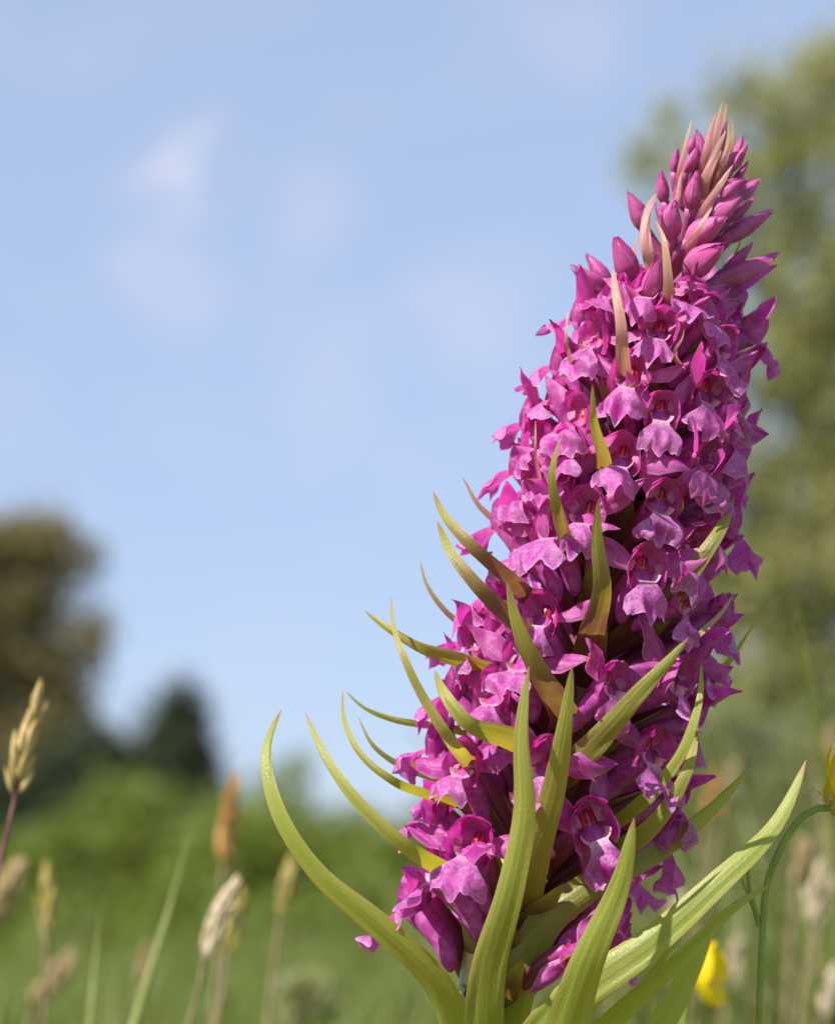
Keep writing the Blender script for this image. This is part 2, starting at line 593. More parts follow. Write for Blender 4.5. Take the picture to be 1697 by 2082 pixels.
def leaf_cloud(blobs, n_per, clump, leaf, dist, rng, depth=0.7):
    """blobs: (px, py, rx_px, ry_px, weight). returns quads of leaves in clumps"""
    cs = []
    pxm = dist / FPX
    tot = sum(b[2] * b[3] * b[4] for b in blobs)
    for (px, py, rx, ry, wt) in blobs:
        c = far(px, py, dist)
        nc = max(4, int(n_per * rx * ry * wt / tot / clump))
        u = rng.normal(size=(nc, 3))
        u /= np.linalg.norm(u, axis=1)[:, None]
        rr = rng.uniform(0.25, 1.0, nc) ** 0.5
        rr *= 1 + 0.12 * np.sin(u[:, 0] * 7 + px) * np.sin(u[:, 2] * 6 + py)
        q = c + u * rr[:, None] * np.array([rx * pxm, (rx + ry) * 0.5 * depth * pxm, ry * pxm])
        cs.append(q)
    cs = np.vstack(cs)
    cr = rng.uniform(0.6, 1.5, len(cs)) * leaf * 3.2
    k = np.repeat(np.arange(len(cs)), clump)
    off = rng.normal(size=(len(k), 3)) * 0.55
    pos = cs[k] + off * cr[k][:, None]
    n = len(pos)
    d1 = rng.normal(size=(n, 3)); d1 /= np.linalg.norm(d1, axis=1)[:, None]
    nn = rng.normal(size=(n, 3)) + np.array(SUN) * 1.5
    d2 = np.cross(d1, nn); d2 /= np.linalg.norm(d2, axis=1)[:, None] + 1e-9
    ls = (leaf * rng.uniform(0.6, 1.3, n))[:, None]
    V = np.stack([pos - d1 * ls, pos - d2 * ls * 0.55, pos + d1 * ls, pos + d2 * ls * 0.55], 1).reshape(-1, 3)
    F = np.arange(4 * n).reshape(-1, 4)
    big = 0.5 + 0.5 * np.sin(cs[:, 0] * 14.0 / (dist * 0.12) + 2 * np.sin(cs[:, 2] * 9.0 / (dist * 0.12)))     # broad lighter and darker patches across the crown, put into the leaf colour
    col = np.clip(rng.random(len(cs))[k] * 0.4 + rng.random(n) * 0.25 + big[k] * 0.35, 0, 1)
    UV = np.stack([np.repeat(col, 4), np.tile([0, .5, 1, .5], n)], -1)
    V[:, 2] = np.maximum(V[:, 2], 0.02)
    return V, F, UV, cs


def tree(name, label, cat, dist, base_px, blobs, n, clump, leaf, fmat, seed, trunk_r=0.25, limbs=9, group=None, depth=0.7):
    rng = np.random.default_rng(seed)
    b = far(base_px, 1900, dist); b[2] = 0
    t = thing(name, label, cat, b, group)
    V, F, UV, cs = leaf_cloud(blobs, n, clump, leaf, dist, rng, depth)
    cr = link('crown', MB().quads(V - b, F, UV).mesh('crown'), fmat, t)
    top = cs[:, 2].max()
    tb = MB()
    h = top * 0.86
    k = np.linspace(0, 1, 9)
    mid = cs.mean(0)
    pts = np.stack([(mid[0] - b[0]) * k ** 1.5 + rng.normal(size=9) * 0.02 * h * k, rng.normal(size=9) * 0.015 * h * k, k * h], -1)
    pts[0, 2] = -0.1
    tb.tube(pts, trunk_r * (1 - 0.9 * k) * np.where(k == 0, 1.35, 1.0), 10)
    link('trunk', tb.mesh('trunk'), M_BARK, t)
    lb = MB()
    for i in range(limbs):
        s = 0.22 + 0.6 * i / limbs
        p0 = np.array([np.interp(s, k, pts[:, j]) for j in range(3)])
        cand = cs[rng.integers(len(cs), size=12)] - b
        cand = cand[np.argsort(np.abs(cand[:, 2] - p0[2] - 0.15 * h))][0]
        m1 = p0 * 0.5 + cand * 0.5 + np.array([0, 0, -0.04 * h])
        q = catmull([p0, m1, cand], 7)
        lb.tube(q, np.linspace(trunk_r * (1 - 0.85 * s) * 0.55, trunk_r * 0.05, 7), 6)
    link('limbs', lb.mesh('limbs'), M_BARK, t)
    return t


F_RIGHT = foliage_mat('foliage_right', (0.20, 0.215, 0.07), (0.48, 0.46, 0.20), (0.50, 0.49, 0.16), 0.44)
F_LEFT = foliage_mat('foliage_left', (0.12, 0.11, 0.045), (0.30, 0.24, 0.11), (0.28, 0.24, 0.06), 0.38)
F_DARK = foliage_mat('foliage_dark', (0.025, 0.04, 0.018), (0.065, 0.075, 0.033), (0.04, 0.06, 0.015), 0.15)
F_BUSH = foliage_mat('foliage_bush', (0.10, 0.155, 0.022), (0.22, 0.26, 0.05), (0.32, 0.38, 0.035), 0.42)
F_HEDGE = foliage_mat('foliage_hedge', (0.13, 0.155, 0.055), (0.27, 0.28, 0.125), (0.34, 0.36, 0.10), 0.4)

tree('broadleaf_tree', 'tall light green leafy tree rising behind the orchid spike', 'tree', 40, 1620,
     [(1650, 230, 110, 130, .8), (1690, 130, 70, 60, .7), (1500, 190, 80, 60, .6), (1350, 225, 55, 32, .5), (1310, 300, 50, 45, .45), (1570, 380, 130, 120, .8), (1390, 330, 110, 50, .5),
      (1640, 560, 120, 140, 1.0), (1450, 480, 120, 90, .6), (1560, 740, 110, 110, .8), (1680, 820, 90, 150, 1.0), (1400, 700, 120, 120, .7),
      (1620, 1000, 120, 110, 1.0), (1480, 930, 110, 110, .8), (1600, 1180, 150, 130, 1.1), (1440, 1150, 120, 120, .9),
      (1780, 300, 110, 190, .8), (1820, 650, 140, 220, 1.0), (1800, 1050, 150, 230, 1.0), (1560, 1370, 170, 120, 1.1), (1720, 1420, 160, 120, 1.1)],
     34000, 22, 0.085, F_RIGHT, 3, 0.22, 16)
tree('broadleaf_tree', 'tall brownish olive tree on the sky side beside the dark pointed tree', 'tree', 60, 60,
     [(60, 1110, 90, 60, 1.0), (-40, 1130, 110, 80, .8), (150, 1150, 65, 38, .7), (40, 1230, 110, 70, .9), (160, 1300, 60, 60, .7),
      (60, 1370, 100, 70, 1.0), (-90, 1300, 120, 180, 1.0), (130, 1440, 70, 60, 1.0), (60, 1540, 120, 100, 1.2), (-60, 1560, 120, 120, 1.0), (130, 1600, 100, 90, 1.2)],
     26000, 24, 0.11, F_LEFT, 4, 0.3, 12)
tree('conifer_tree', 'small dark conical tree between the olive tree and the bushes', 'tree', 58, 372,
     [(372, 1425, 22, 40, 1.6), (365, 1475, 50, 45, 1.6), (360, 1530, 72, 50, 1.6), (355, 1600, 95, 60, 1.6), (350, 1680, 110, 70, 1.5)],
     14000, 20, 0.09, F_DARK, 5, 0.12, 8)
tree('broadleaf_tree', 'low dark green tree filling the gap under the olive tree', 'tree', 55, 190,
     [(190, 1560, 90, 80, 1.2), (120, 1640, 110, 90, 1.2), (250, 1620, 80, 80, 1.2), (0, 1660, 110, 100, 1.2), (150, 1720, 160, 90, 1.0)],
     14000, 22, 0.10, F_DARK, 6, 0.15, 8)
for i, (px, top, rx, dist, n, lab) in enumerate([
        (270, 1590, 170, 30, 12000, 'rounded sunlit green bush under the dark pointed tree'),
        (500, 1630, 170, 28, 12000, 'rounded sunlit green bush straight behind the orange seed head'),
        (700, 1650, 160, 30, 12000, 'rounded sunlit green bush behind the curved lowest bract of the orchid'),
        (575, 1530, 90, 45, 6000, 'narrow green shrub with pointed top standing above the bushes'),
        (880, 1640, 160, 29, 10000, 'green bush half hidden behind the lowest flowers of the orchid'),
        (80, 1690, 170, 29, 10000, 'rounded green bush behind the seed head with the purple stalk')]):
    hh = (1990 - top) / 2
    tree('bush', lab, 'bush', dist, px,
         [(px, top + hh * 0.9, rx * 0.8, hh * 0.9, 1.0), (px - rx * 0.45, top + hh * 1.3, rx * 0.6, hh * 0.75, .9),
          (px + rx * 0.45, top + hh * 1.25, rx * 0.6, hh * 0.75, .9), (px + rx * 0.1, top + hh * 1.6, rx * 0.9, hh * 0.5, .8)],
         n, 18, 0.06 if i != 3 else 0.08, F_BUSH, 20 + i, 0.06, 6, 'green bushes at the far edge of the meadow')
for i, (px, top, rx, dist) in enumerate([(-40, 1800, 150, 9), (170, 1850, 140, 8), (360, 1800, 150, 10), (560, 1840, 150, 8.5), (730, 1790, 140, 9.5), (900, 1830, 140, 8.5)]):
    lab = ['low leafy clump behind the dark brown seed head', 'low leafy clump behind the upright pale grass blade', 'low leafy clump behind the long leaning grass blade',
           'low leafy clump behind the slim straw yellow seed head', 'low leafy clump under the middle of the curved lowest bract', 'low leafy clump hidden behind the foot of the spike'][i]
    tree('scrub_clump', lab, 'shrub', dist, px,
         [(px, top + 70, rx * 0.6, 70, .8), (px - rx * 0.5, top + 120, rx * 0.6, 70, .9), (px + rx * 0.5, top + 130, rx * 0.6, 75, .9), (px, top + 170, rx, 60, .8)],
         3000, 12, 0.022, F_BUSH, 60 + i, 0.012, 5, 'low leafy clumps in the meadow')
HG = 'pale green hedge shrubs under the tall tree'
for i, (px, top, rx, dist) in enumerate([(1290, 1450, 170, 26), (1500, 1420, 180, 25), (1720, 1440, 180, 24)]):
    lab = ['pale green hedge shrub hidden mostly behind the orchid spike', 'broad pale green hedge shrub just beside the orchid spike', 'broad pale green hedge shrub behind the arching buttercup stem'][i]
    hh = (1960 - top) / 2
    tree('hedge_shrub', lab, 'shrub', dist, px,
         [(px, top + hh * 0.8, rx * 0.8, hh * 0.8, 1.0), (px - rx * 0.45, top + hh * 1.2, rx * 0.6, hh * 0.8, .9),
          (px + rx * 0.45, top + hh * 1.2, rx * 0.6, hh * 0.8, .9), (px, top + hh * 1.6, rx * 0.95, hh * 0.5, .8)],
         11000, 18, 0.06, F_HEDGE, 40 + i, 0.07, 6, HG)


# ------------------------------------------------------------------ meadow grass (uncountable)
def grass():
    rng = np.random.default_rng(5)
    n = 60000
    y = 0.75 * np.exp(rng.random(n) * math.log(30 / 0.75))
    ang = rng.uniform(-0.24, 0.24, n)
    x = y * np.tan(ang)
    right = np.clip((x / y - 0.05) / 0.09, 0, 1)
    h = rng.uniform(0.13, 0.242, n) + right * rng.uniform(0, 0.10, n) * np.clip(1.6 - y / 3.0, 0, 1)
    h = h * (1 + np.clip((y - 2.5) / 8.0, 0, 0.9) * rng.uniform(0.0, 1.0, n) ** 2)
    lean = np.clip(rng.normal(size=(n, 2)) * 0.28, -0.5, 0.5) * h[:, None] + np.array([0.03, 0]) * 1.0
    wd = rng.uniform(0.0012, 0.0035, n) * (1 + y * 0.35)
    a = rng.uniform(0, math.pi, n)
    dx, dy = np.cos(a) * wd, np.sin(a) * wd
    rows = []
    for t, wf in ((0, 1.0), (0.4, 0.9), (0.75, 0.6), (1.0, 0.08)):
        cx = x + lean[:, 0] * t * t; cy = y + lean[:, 1] * t * t; cz = h * t - 0.01
        rows.append(np.stack([np.stack([cx - dx * wf, cy - dy * wf, cz], -1), np.stack([cx + dx * wf, cy + dy * wf, cz], -1)], 1))
    V = np.stack(rows, 1).reshape(-1, 3)          # n,4,2,3
    base = (np.arange(n) * 8)[:, None, None]
    f = np.array([[0, 1, 3, 2], [2, 3, 5, 4], [4, 5, 7, 6]])[None]
    F = (base + f).reshape(-1, 4)
    c = np.clip(rng.random(n) ** 1.6 * 0.55 + right * 0.45 * rng.random(n), 0, 1)
    UV = np.stack([np.repeat(c, 8), np.tile([0, 0, .4, .4, .75, .75, 1, 1], n)], -1)
    fm = foliage_mat('grass_blades', (0.085, 0.14, 0.018), (0.36, 0.30, 0.13), (0.26, 0.32, 0.04), 0.4)
    o = link('grass', MB().quads(V, F, UV).mesh('grass'), fm)
    o['kind'] = 'stuff'
    tag(o, 'soft green and straw coloured meadow grass behind the orchid', 'grass')


grass()

# ------------------------------------------------------------------ the orchid
K = 0.262                                       # lean of the spike in the picture


def axis_px(py):
    return 1010 + (2040 - py) * K


def axis_d(py):
    return (1150 - py) / 16.97 * 0.05


def axis_pt(py):
    return P(axis_px(py), py, axis_d(py))


A_DIR = nrm(axis_pt(400) - axis_pt(1900))
E_F = nrm(CF - (CF @ A_DIR) * A_DIR)            # away from the camera, square to the stem
E_R = nrm(np.cross(E_F, A_DIR))                 # right, square to the stem
if E_R[0] < 0:
    E_R = -E_R


def R_face(py):
    return float(np.interp(py, [300, 420, 520, 600, 700, 900, 1200, 1500, 1800, 2050], [3.5, 5.5, 7.8, 9.5, 10.8, 12.5, 13.2, 13.4, 13.0, 12.0]))


base_pt = P(965, 2100, -4)
ROOT = np.array([base_pt[0] - 0.030, base_pt[1] + 0.012, 0.0])
orchid = thing('orchid', 'tall orchid with dense magenta purple flower spike and long green bracts', 'flower', ROOT)


def to_root(v):
    return np.asarray(v) - ROOT


# stem, from the ground to the tip of the spike
spts = catmull([ROOT + np.array([0, 0, -0.01]), ROOT + np.array([0.004, -0.003, 0.08]), (P(962, 2150, -4) * 0.6 + (ROOT + np.array([0.004, -0.003, 0.08])) * 0.4),
                P(962, 2150, -4), P(972, 2050, -5), P(990, 1930, -5), P(1030, 1810, -3), axis_pt(1600), axis_pt(1300), axis_pt(1000), axis_pt(700), axis_pt(430), axis_pt(290)], 60)
srad = np.interp(np.linspace(0, 1, 60), [0, .5, .66, .8, 1], [4.4, 3.6, 2.9, 2.3, 0.7]) * MM
sb = MB().tube(to_root(spts), srad, 18)
link('stem', sb.mesh('stem'), M_STEM, orchid)


def wob(rng, amp, k=3, f=1.0):
    """a smooth random function of two parameters"""
    a = rng.normal(size=k) * amp / math.sqrt(k)
    fx = rng.uniform(1.0, 4.0, k) * f; fy = rng.uniform(1.0, 4.0, k) * f
    ph = rng.uniform(0, 6.28, k)
    return lambda u, v: sum(a[i] * np.sin(fx[i] * u + fy[i] * v + ph[i]) for i in range(k))


def sstep(x, a, b):
    t = np.clip((x - a) / (b - a), 0, 1)
    return t * t * (3 - 2 * t)


def make_lip(rng, s):
    nu, nv = 27, 19
    U, Vv = np.meshgrid(np.linspace(-1, 1, nu), np.linspace(0, 1, nv), indexing='ij')
    tooth = rng.uniform(0.3, 1.5); notch = rng.uniform(0.2, 0.9)
    Lu = rng.uniform(4.7, 5.9) * (1 - rng.uniform(.15, .38) * np.abs(U) ** 2.4) + tooth * np.exp(-(U / 0.13) ** 2) - notch * np.exp(-((np.abs(U) - 0.30) / 0.12) ** 2)
    Lu += 0.22 * np.sin(U * rng.uniform(9, 14) + rng.uniform(0, 6)) * np.abs(U) + 0.10 * np.sin(U * rng.uniform(20, 28) + rng.uniform(0, 6))
    Lu += rng.uniform(0, 0.8) * np.exp(-((np.abs(U) - rng.uniform(.7, .95)) / 0.16) ** 2)
    S = Vv * Lu
    wmax = rng.uniform(2.8, 3.75)
    W = 1.25 + (wmax - 1.25) * sstep(S, 0.5, 3.4)
    th = np.sin(np.clip(np.abs(U), 0, 1) * math.pi / 2) * np.sign(U) * 0.35 + U * 0.65
    X = th * W
    # direction of the blade: outward first, then down
    a0, a1 = R_(rng.uniform(15, 40)), R_(rng.uniform(55, 88))
    ss = np.linspace(0, 8.5, 80)
    an = a0 + (a1 - a0) * sstep(ss, 0.0, 4.0)
    yy = np.concatenate([[0], np.cumsum(np.cos(an[:-1]) * np.diff(ss))])
    zz = -np.concatenate([[0], np.cumsum(np.sin(an[:-1]) * np.diff(ss))])
    Y = np.interp(S, ss, yy); Z = np.interp(S, ss, zz)
    A = np.interp(S, ss, an)
    curl = rng.uniform(-0.3, 2.6); asym = rng.normal() * 0.6
    d = -(curl + asym * np.sign(U)) * np.abs(U) ** 2.2 * sstep(S, 0.8, 4.5) * 1.1
    d += 0.35 * np.exp(-((np.abs(U) - 0.28) / 0.14) ** 2) * sstep(S, 1.5, 3.5)      # two ridges and a fold
    d += wob(rng, 0.60)(U * 1.8, Vv * 2.0) * sstep(S, 1.2, 4.5)
    d += rng.uniform(0.15, 0.5) * np.sin(U * rng.uniform(6, 12) + rng.uniform(0, 6)) * sstep(Vv, 0.75, 1.0)
    d += rng.uniform(-1.0, 1.1) * sstep(Vv, 0.65, 1.0) ** 2                            # tip rolled in or out
    Y = Y + d * np.sin(A); Z = Z + d * np.cos(A)
    X = X * (1 - 0.06 * curl * np.abs(U))
    pts = np.stack([X, Y + 0.55, Z - 1.15], -1) * s * MM
    return MB().grid(pts).mesh('lip')


def make_sepal(rng, s, side, length=6.6, width=1.75, lift=None, back=None):
    nu, nv = 11, 17
    U, Vv = np.meshgrid(np.linspace(-1, 1, nu), np.linspace(0, 1, nv), indexing='ij')
    prof = np.interp(Vv, [0, .08, .3, .5, .75, .92, 1], [0.40, 0.58, 0.95, 1.0, 0.62, 0.22, 0.01])
    W = width * prof
    bend = rng.uniform(-0.9, 0.9)
    cup = rng.uniform(0.2, 0.7)
    x = Vv * length
    y = U * W
    z = -cup * (U ** 2) * W + bend * (Vv ** 2) * 1.4 + wob(rng, 0.22)(U * 1.5, Vv * 3) + rng.uniform(-0.9, 0.5) * sstep(Vv, .75, 1.0)
    L3 = np.stack([x, y, z], -1)
    lift = rng.uniform(5, 60) if lift is None else lift
    back = rng.uniform(-28, 24) if back is None else back
    tw = rng.uniform(-25, 30)
    el, bk = R_(lift), R_(back)
    ex = np.array([side * math.cos(el) * math.cos(bk), -math.cos(el) * math.sin(bk), math.sin(el)])
    nz_ = nrm(np.array([side * 0.15, 1.0, 0.35]))
    nz_ = nrm(nz_ - (nz_ @ ex) * ex)
    ey = np.cross(nz_, ex)
    c, sn = math.cos(R_(tw)), math.sin(R_(tw))
    ey, nz_ = ey * c + nz_ * sn, nz_ * c - ey * sn
    pts = L3[..., 0:1] * ex + L3[..., 1:2] * ey + L3[..., 2:3] * nz_ + np.array([side * 1.35, -0.5, 0.25])
    return MB().grid(pts * s * MM).mesh('sepal')


def make_hood(rng, s, a0, a1, reach, droop, scale=1.0):
    """one shell piece of the helmet, between two angles measured from the top"""
    nu, nv = 15, 13
    U, Vv = np.meshgrid(np.linspace(0, 1, nu), np.linspace(0, 1, nv), indexing='ij')
    ang = R_(a0) + (R_(a1) - R_(a0)) * U
    rr = np.sin(np.clip(Vv * 1.15, 0, 1) * math.pi / 2) ** 0.7
    mid = np.sin(np.pi * U)
    Y = -2.1 + (2.1 + reach * (0.35 + 0.65 * mid)) * Vv
    rx = 2.45 * scale * (1 + 0.05 * wob(rng, 1.0)(U * 4, Vv * 2))
    rz = 3.3 * scale
    tipd = droop * sstep(Vv, 0.6, 1.0) * mid
    rim = 0.22 * sstep(Vv, 0.86, 1.0) * (1 + np.sin(U * 11 + rng.uniform(0, 6)) * 0.6)
    X = np.sin(ang) * (rx * rr + rim)
    Z = np.cos(ang) * (rz * rr + rim) - 0.15 - tipd
    X = X + wob(rng, 0.10)(U * 5, Vv * 3); Z = Z + wob(rng, 0.10)(U * 5, Vv * 3)
    return MB().grid(np.stack([X, Y, Z], -1) * s * MM).mesh('hood')


def make_throat(rng, s):
    nu, nv = 15, 7
    U, Vv = np.meshgrid(np.linspace(0, 1, nu), np.linspace(0, 1, nv), indexing='ij')
    ang = R_(95) + R_(170) * U
    r = 0.55 + 1.2 * Vv ** 0.7
    X = np.sin(ang) * r * 1.0
    Z = np.cos(ang) * r * 0.85 - 0.15
    Y = -1.7 + 2.45 * Vv - 0.45 * np.sin(np.pi * U) ** 4 * 0 
    return MB().grid(np.stack([X, Y, Z], -1) * s * MM).mesh('throat')


def make_column(rng, s):
    nu, nv = 12, 11
    U, Vv = np.meshgrid(np.linspace(0, 1, nu), np.linspace(0, 1, nv), indexing='ij')
    ang = R_(-100) + R_(200) * U                      # front half
    prof = np.interp(Vv, [0, .15, .5, .85, 1], [0.25, 0.75, 0.92, 0.62, 0.03])
    X = np.sin(ang) * prof * 0.95
    Y = -1.55 + np.cos(ang) * prof * 0.95
    Z = -0.55 + 2.5 * Vv
    b = MB().grid(np.stack([X, Y, Z], -1) * s * MM)
    return b.mesh('column')


ALL_FACES = []


def frame(theta, pitch, roll, yaw=0.0):
    th = theta + yaw
    o = E_R * math.sin(th) - E_F * math.cos(th)
    up0 = nrm(A_DIR * 0.75 + np.array([0, 0, 0.25]))
    n = nrm(o * math.cos(pitch) + A_DIR * math.sin(pitch))
    up = nrm(up0 - (up0 @ n) * n)
    x = np.cross(n, up)
    c, s = math.cos(roll), math.sin(roll)
    x, up = x * c + up * s, up * c - x * s
    return x, n, up


def tone_of(py):
    return float(np.clip((1750 - py) / 1350.0, 0, 1))


def set_frame(o, pos, fr):
    x, n, up = fr
    p = to_root(pos)
    o.matrix_basis = Matrix(((x[0], n[0], up[0], p[0]), (x[1], n[1], up[1], p[1]), (x[2], n[2], up[2], p[2]), (0, 0, 0, 1)))


def local(pos, fr, v):
    d = np.asarray(v) - pos
    return np.array([d @ fr[0], d @ fr[1], d @ fr[2]])


def build_flower(pos, theta, py, scale, seed, pitch=0.0, roll=0.0, yaw=0.0, opening=1.0, spur=True):
    rng = np.random.default_rng(seed)
    fr = frame(theta, R_(pitch), R_(roll), R_(yaw))
    tone = float(np.clip(tone_of(py) + rng.normal() * 0.07, 0, 1))
    s = scale
    # the ovary carries the flower: it runs back to the stem
    t_py = py + rng.uniform(120, 170) * min(1.0, 0.55 + 0.45 * (py - 300) / 900)
    att = axis_pt(min(t_py, 2120))
    orad = (E_R * math.sin(theta) - E_F * math.cos(theta))
    att = att + orad * 1.6 * MM
    a = local(pos, fr, att)
    p0 = np.array([0, -1.9, 0.1]) * s * MM
    m1 = a * 0.45 + p0 * 0.55 + np.array([0, -0.4, 0.4]) * MM
    q = catmull([a, m1, p0], 10)
    mb = MB().tube(q, np.interp(np.linspace(0, 1, 10), [0, .4, .8, 1], [0.9, 1.35, 1.25, 1.0]) * MM * s, 10)
    fl = link('flower', mb.mesh('flower'), M_OV, orchid)
    set_frame(fl, pos, fr)
    fl['tone'] = tone
    parts = []
    parts.append(link('lip', make_lip(rng, s), M_LIP, fl))
    parts.append(link('dorsal_sepal', make_hood(rng, s, -52, 52, rng.uniform(0.7, 1.7), rng.uniform(-0.3, 0.7), 1.07), M_PETAL, fl))
    parts.append(link('side_petal', make_hood(rng, s, 12, 128, rng.uniform(0.7, 1.2), 0.1, 0.98), M_PETAL, fl))
    parts.append(link('side_petal', make_hood(rng, s, -12, -128, rng.uniform(0.7, 1.2), 0.1, 0.98), M_PETAL, fl))
    lift = rng.uniform(8, 62)
    for sd in (-1, 1):
        parts.append(link('sepal', make_sepal(rng, s, sd, rng.uniform(6.2, 7.9), rng.uniform(1.25, 1.75), lift + rng.normal() * 12), M_PETAL, fl))
    parts.append(link('throat', make_throat(rng, s), M_THROAT, fl))
    parts.append(link('column', make_column(rng, s), M_COL, fl))
    if spur:
        sp = catmull(np.array([[0, -0.2, -0.9], [0, -2.2, -2.2], [rng.normal() * .4, -4.2, -4.4], [rng.normal() * .8, -5.2, -6.8]]) * s * MM, 10)
        parts.append(link('spur', MB().tube(sp, np.interp(np.linspace(0, 1, 10), [0, .3, .8, .95, 1], [1.35, 1.45, 1.05, .75, .3]) * s * MM, 10).mesh('spur'), M_SPUR, fl))
    for p in parts:
        p['tone'] = tone
    return fl


def face_at(px, py, rk=1.0):
    """a flower's face seen at that pixel, on the round of the spike"""
    ux, uy = 0.2535, -0.9673                         # spike direction in the picture
    rx, ry = 0.9673, 0.2535
    t = (px - axis_px(py)) * rx                      # offset square to the stem, px
    ay = py - (px - axis_px(py)) * ry * rx * 0 - t * 0 + (px - axis_px(py)) * (-0.2535) * 0.0
    # foot of the perpendicular on the axis
    fy = py - (px - axis_px(py)) * rx * ry
    R = R_face(fy) * rk
    s = t / 16.97
    th = math.asin(max(-1, min(1, s / R)))
    if abs(s) > R:
        depth = axis_d(fy)
    else:
        depth = axis_d(fy) - R * math.cos(th)
    return P(px, py, depth), th, fy


# open flowers read from the photograph: throat pixel, size, yaw, pitch, roll
FL = [
    (1187, 690, .98, 0, 0, -6), (1340, 672, .98, 0, 0, 3), (1280, 768, .98, 0, 0, -3), (1345, 838, .95, 0, -5, -2),
    (1440, 800, 1.0, 0, -8, 8), (1262, 930, 1.03, 0, 0, 0), (1432, 932, 1.0, 5, -10, 8), (1190, 1045, 1.08, 0, 0, -2),
    (1345, 1022, 1.05, 0, -12, 2), (1312, 1160, 1.08, 0, 0, -4), (1100, 1255, 1.05, 0, 0, -4), (1388, 1225, .95, 15, -10, 6),
    (1245, 1395, 1.05, 25, 4, 6), (1375, 1385, 1.08, 0, -5, 6), (1003, 1415, 1.08, 10, 0, -10), (945, 1560, 1.12, 10, 2, -3),
    (1325, 1530, 1.12, -10, 0, 6), (1205, 1685, 1.12, -10, -5, -30), (960, 1722, 1.2, 12, 2, 0), (1345, 1705, 1.1, 10, -12, 18),
    (1112, 1560, 1.02, -10, 0, 0),
    (1092, 805, .95, -10, 0, -14), (1148, 852, .98, -5, 0, -10), (1070, 905, 1.0, -10, 0, -14), (1145, 915, .95, -5, 5, -8), (1120, 965, 1.0, 0, 0, -5),
    (1050, 1000, 1.0, -10, 0, -12), (1105, 1075, 1.05, -8, 0, -8), (1040, 1110, 1.05, -10, 0, -12), (1000, 1200, 1.08, -10, 0, -10),
    (985, 1300, 1.1, -10, -2, -12), (1060, 1345, 1.08, 0, 0, -5), (920, 1400, 1.0, -10, 0, -10), (885, 1510, 1.05, -15, 0, -8), (880, 1650, 1.12, -10, 0, -8),
    (1150, 640, .92, -20, 10, -14), (1105, 735, .95, -20, 5, -14), (1042, 850, .95, -22, 4, -12), (1020, 945, 1.0, -22, 0, -10), (985, 1055, 1.0, -25, 0, -8),
    (960, 1290, 1.0, -30, 0, -5),
    (838, 1830, 1.32, -20, -10, -8), (890, 1770, 1.15, -15, -5, -10), (1318, 592, .85, 0, 14, 0),
    (1440, 640, .95, 10, 10, 8), (1465, 705, .95, 20, 0, 8), (1488, 800, .95, 20, -5, 8), (1480, 880, 1.0, 20, -8, 8), (1462, 975, 1.0, 20, -8, 8),
    (1450, 1070, 1.0, 20, -10, 6), (1410, 1110, 1.0, 5, -8, 8), (1462, 1250, 1.02, 20, -5, 6), (1420, 1330, 1.05, 15, -10, 6), (1400, 1460, 1.05, 15, -8, 4),
    (1370, 1620, 1.05, 15, -8, 4), (1255, 1870, 1.0, 25, -10, 10), (1170, 1950, 1.0, 10, -30, -60),
    (1230, 600, .85, -10, 25, -10), (1400, 612, .88, 0, 25, 6),
]
for i, (px, py, sc, yaw, pit, rol) in enumerate(FL):
    if py < 1150 and px < axis_px(py) - 120:
        px += 0.16 * (axis_px(py) - 120 - px) + 14
    pos, th, fy = face_at(px, py)
    ALL_FACES.append(pos)
    build_flower(pos, th, fy, sc * 0.93 * random.uniform(0.9, 1.08), 100 + i, pit, rol, yaw)

# flowers on the far side of the spike, seen between and beside the others
k = 0
for i in range(120):
    fy = 560 + (1900 - 560) * i / 119.0
    th = (i * 2.39996) % (2 * math.pi)
    if math.cos(th) > -0.12:
        continue
    R = R_face(fy) * MM
    pos = axis_pt(fy) + (E_R * math.sin(th) - E_F * math.cos(th)) * R
    if ALL_FACES and min(np.linalg.norm(pos - q) for q in ALL_FACES) < 0.0052:
        continue
    ALL_FACES.append(pos)
    build_flower(pos, th, fy, 0.92 + 0.1 * (fy - 1000) / 900, 300 + i, random.uniform(-10, 6), random.uniform(-10, 10))
    k += 1


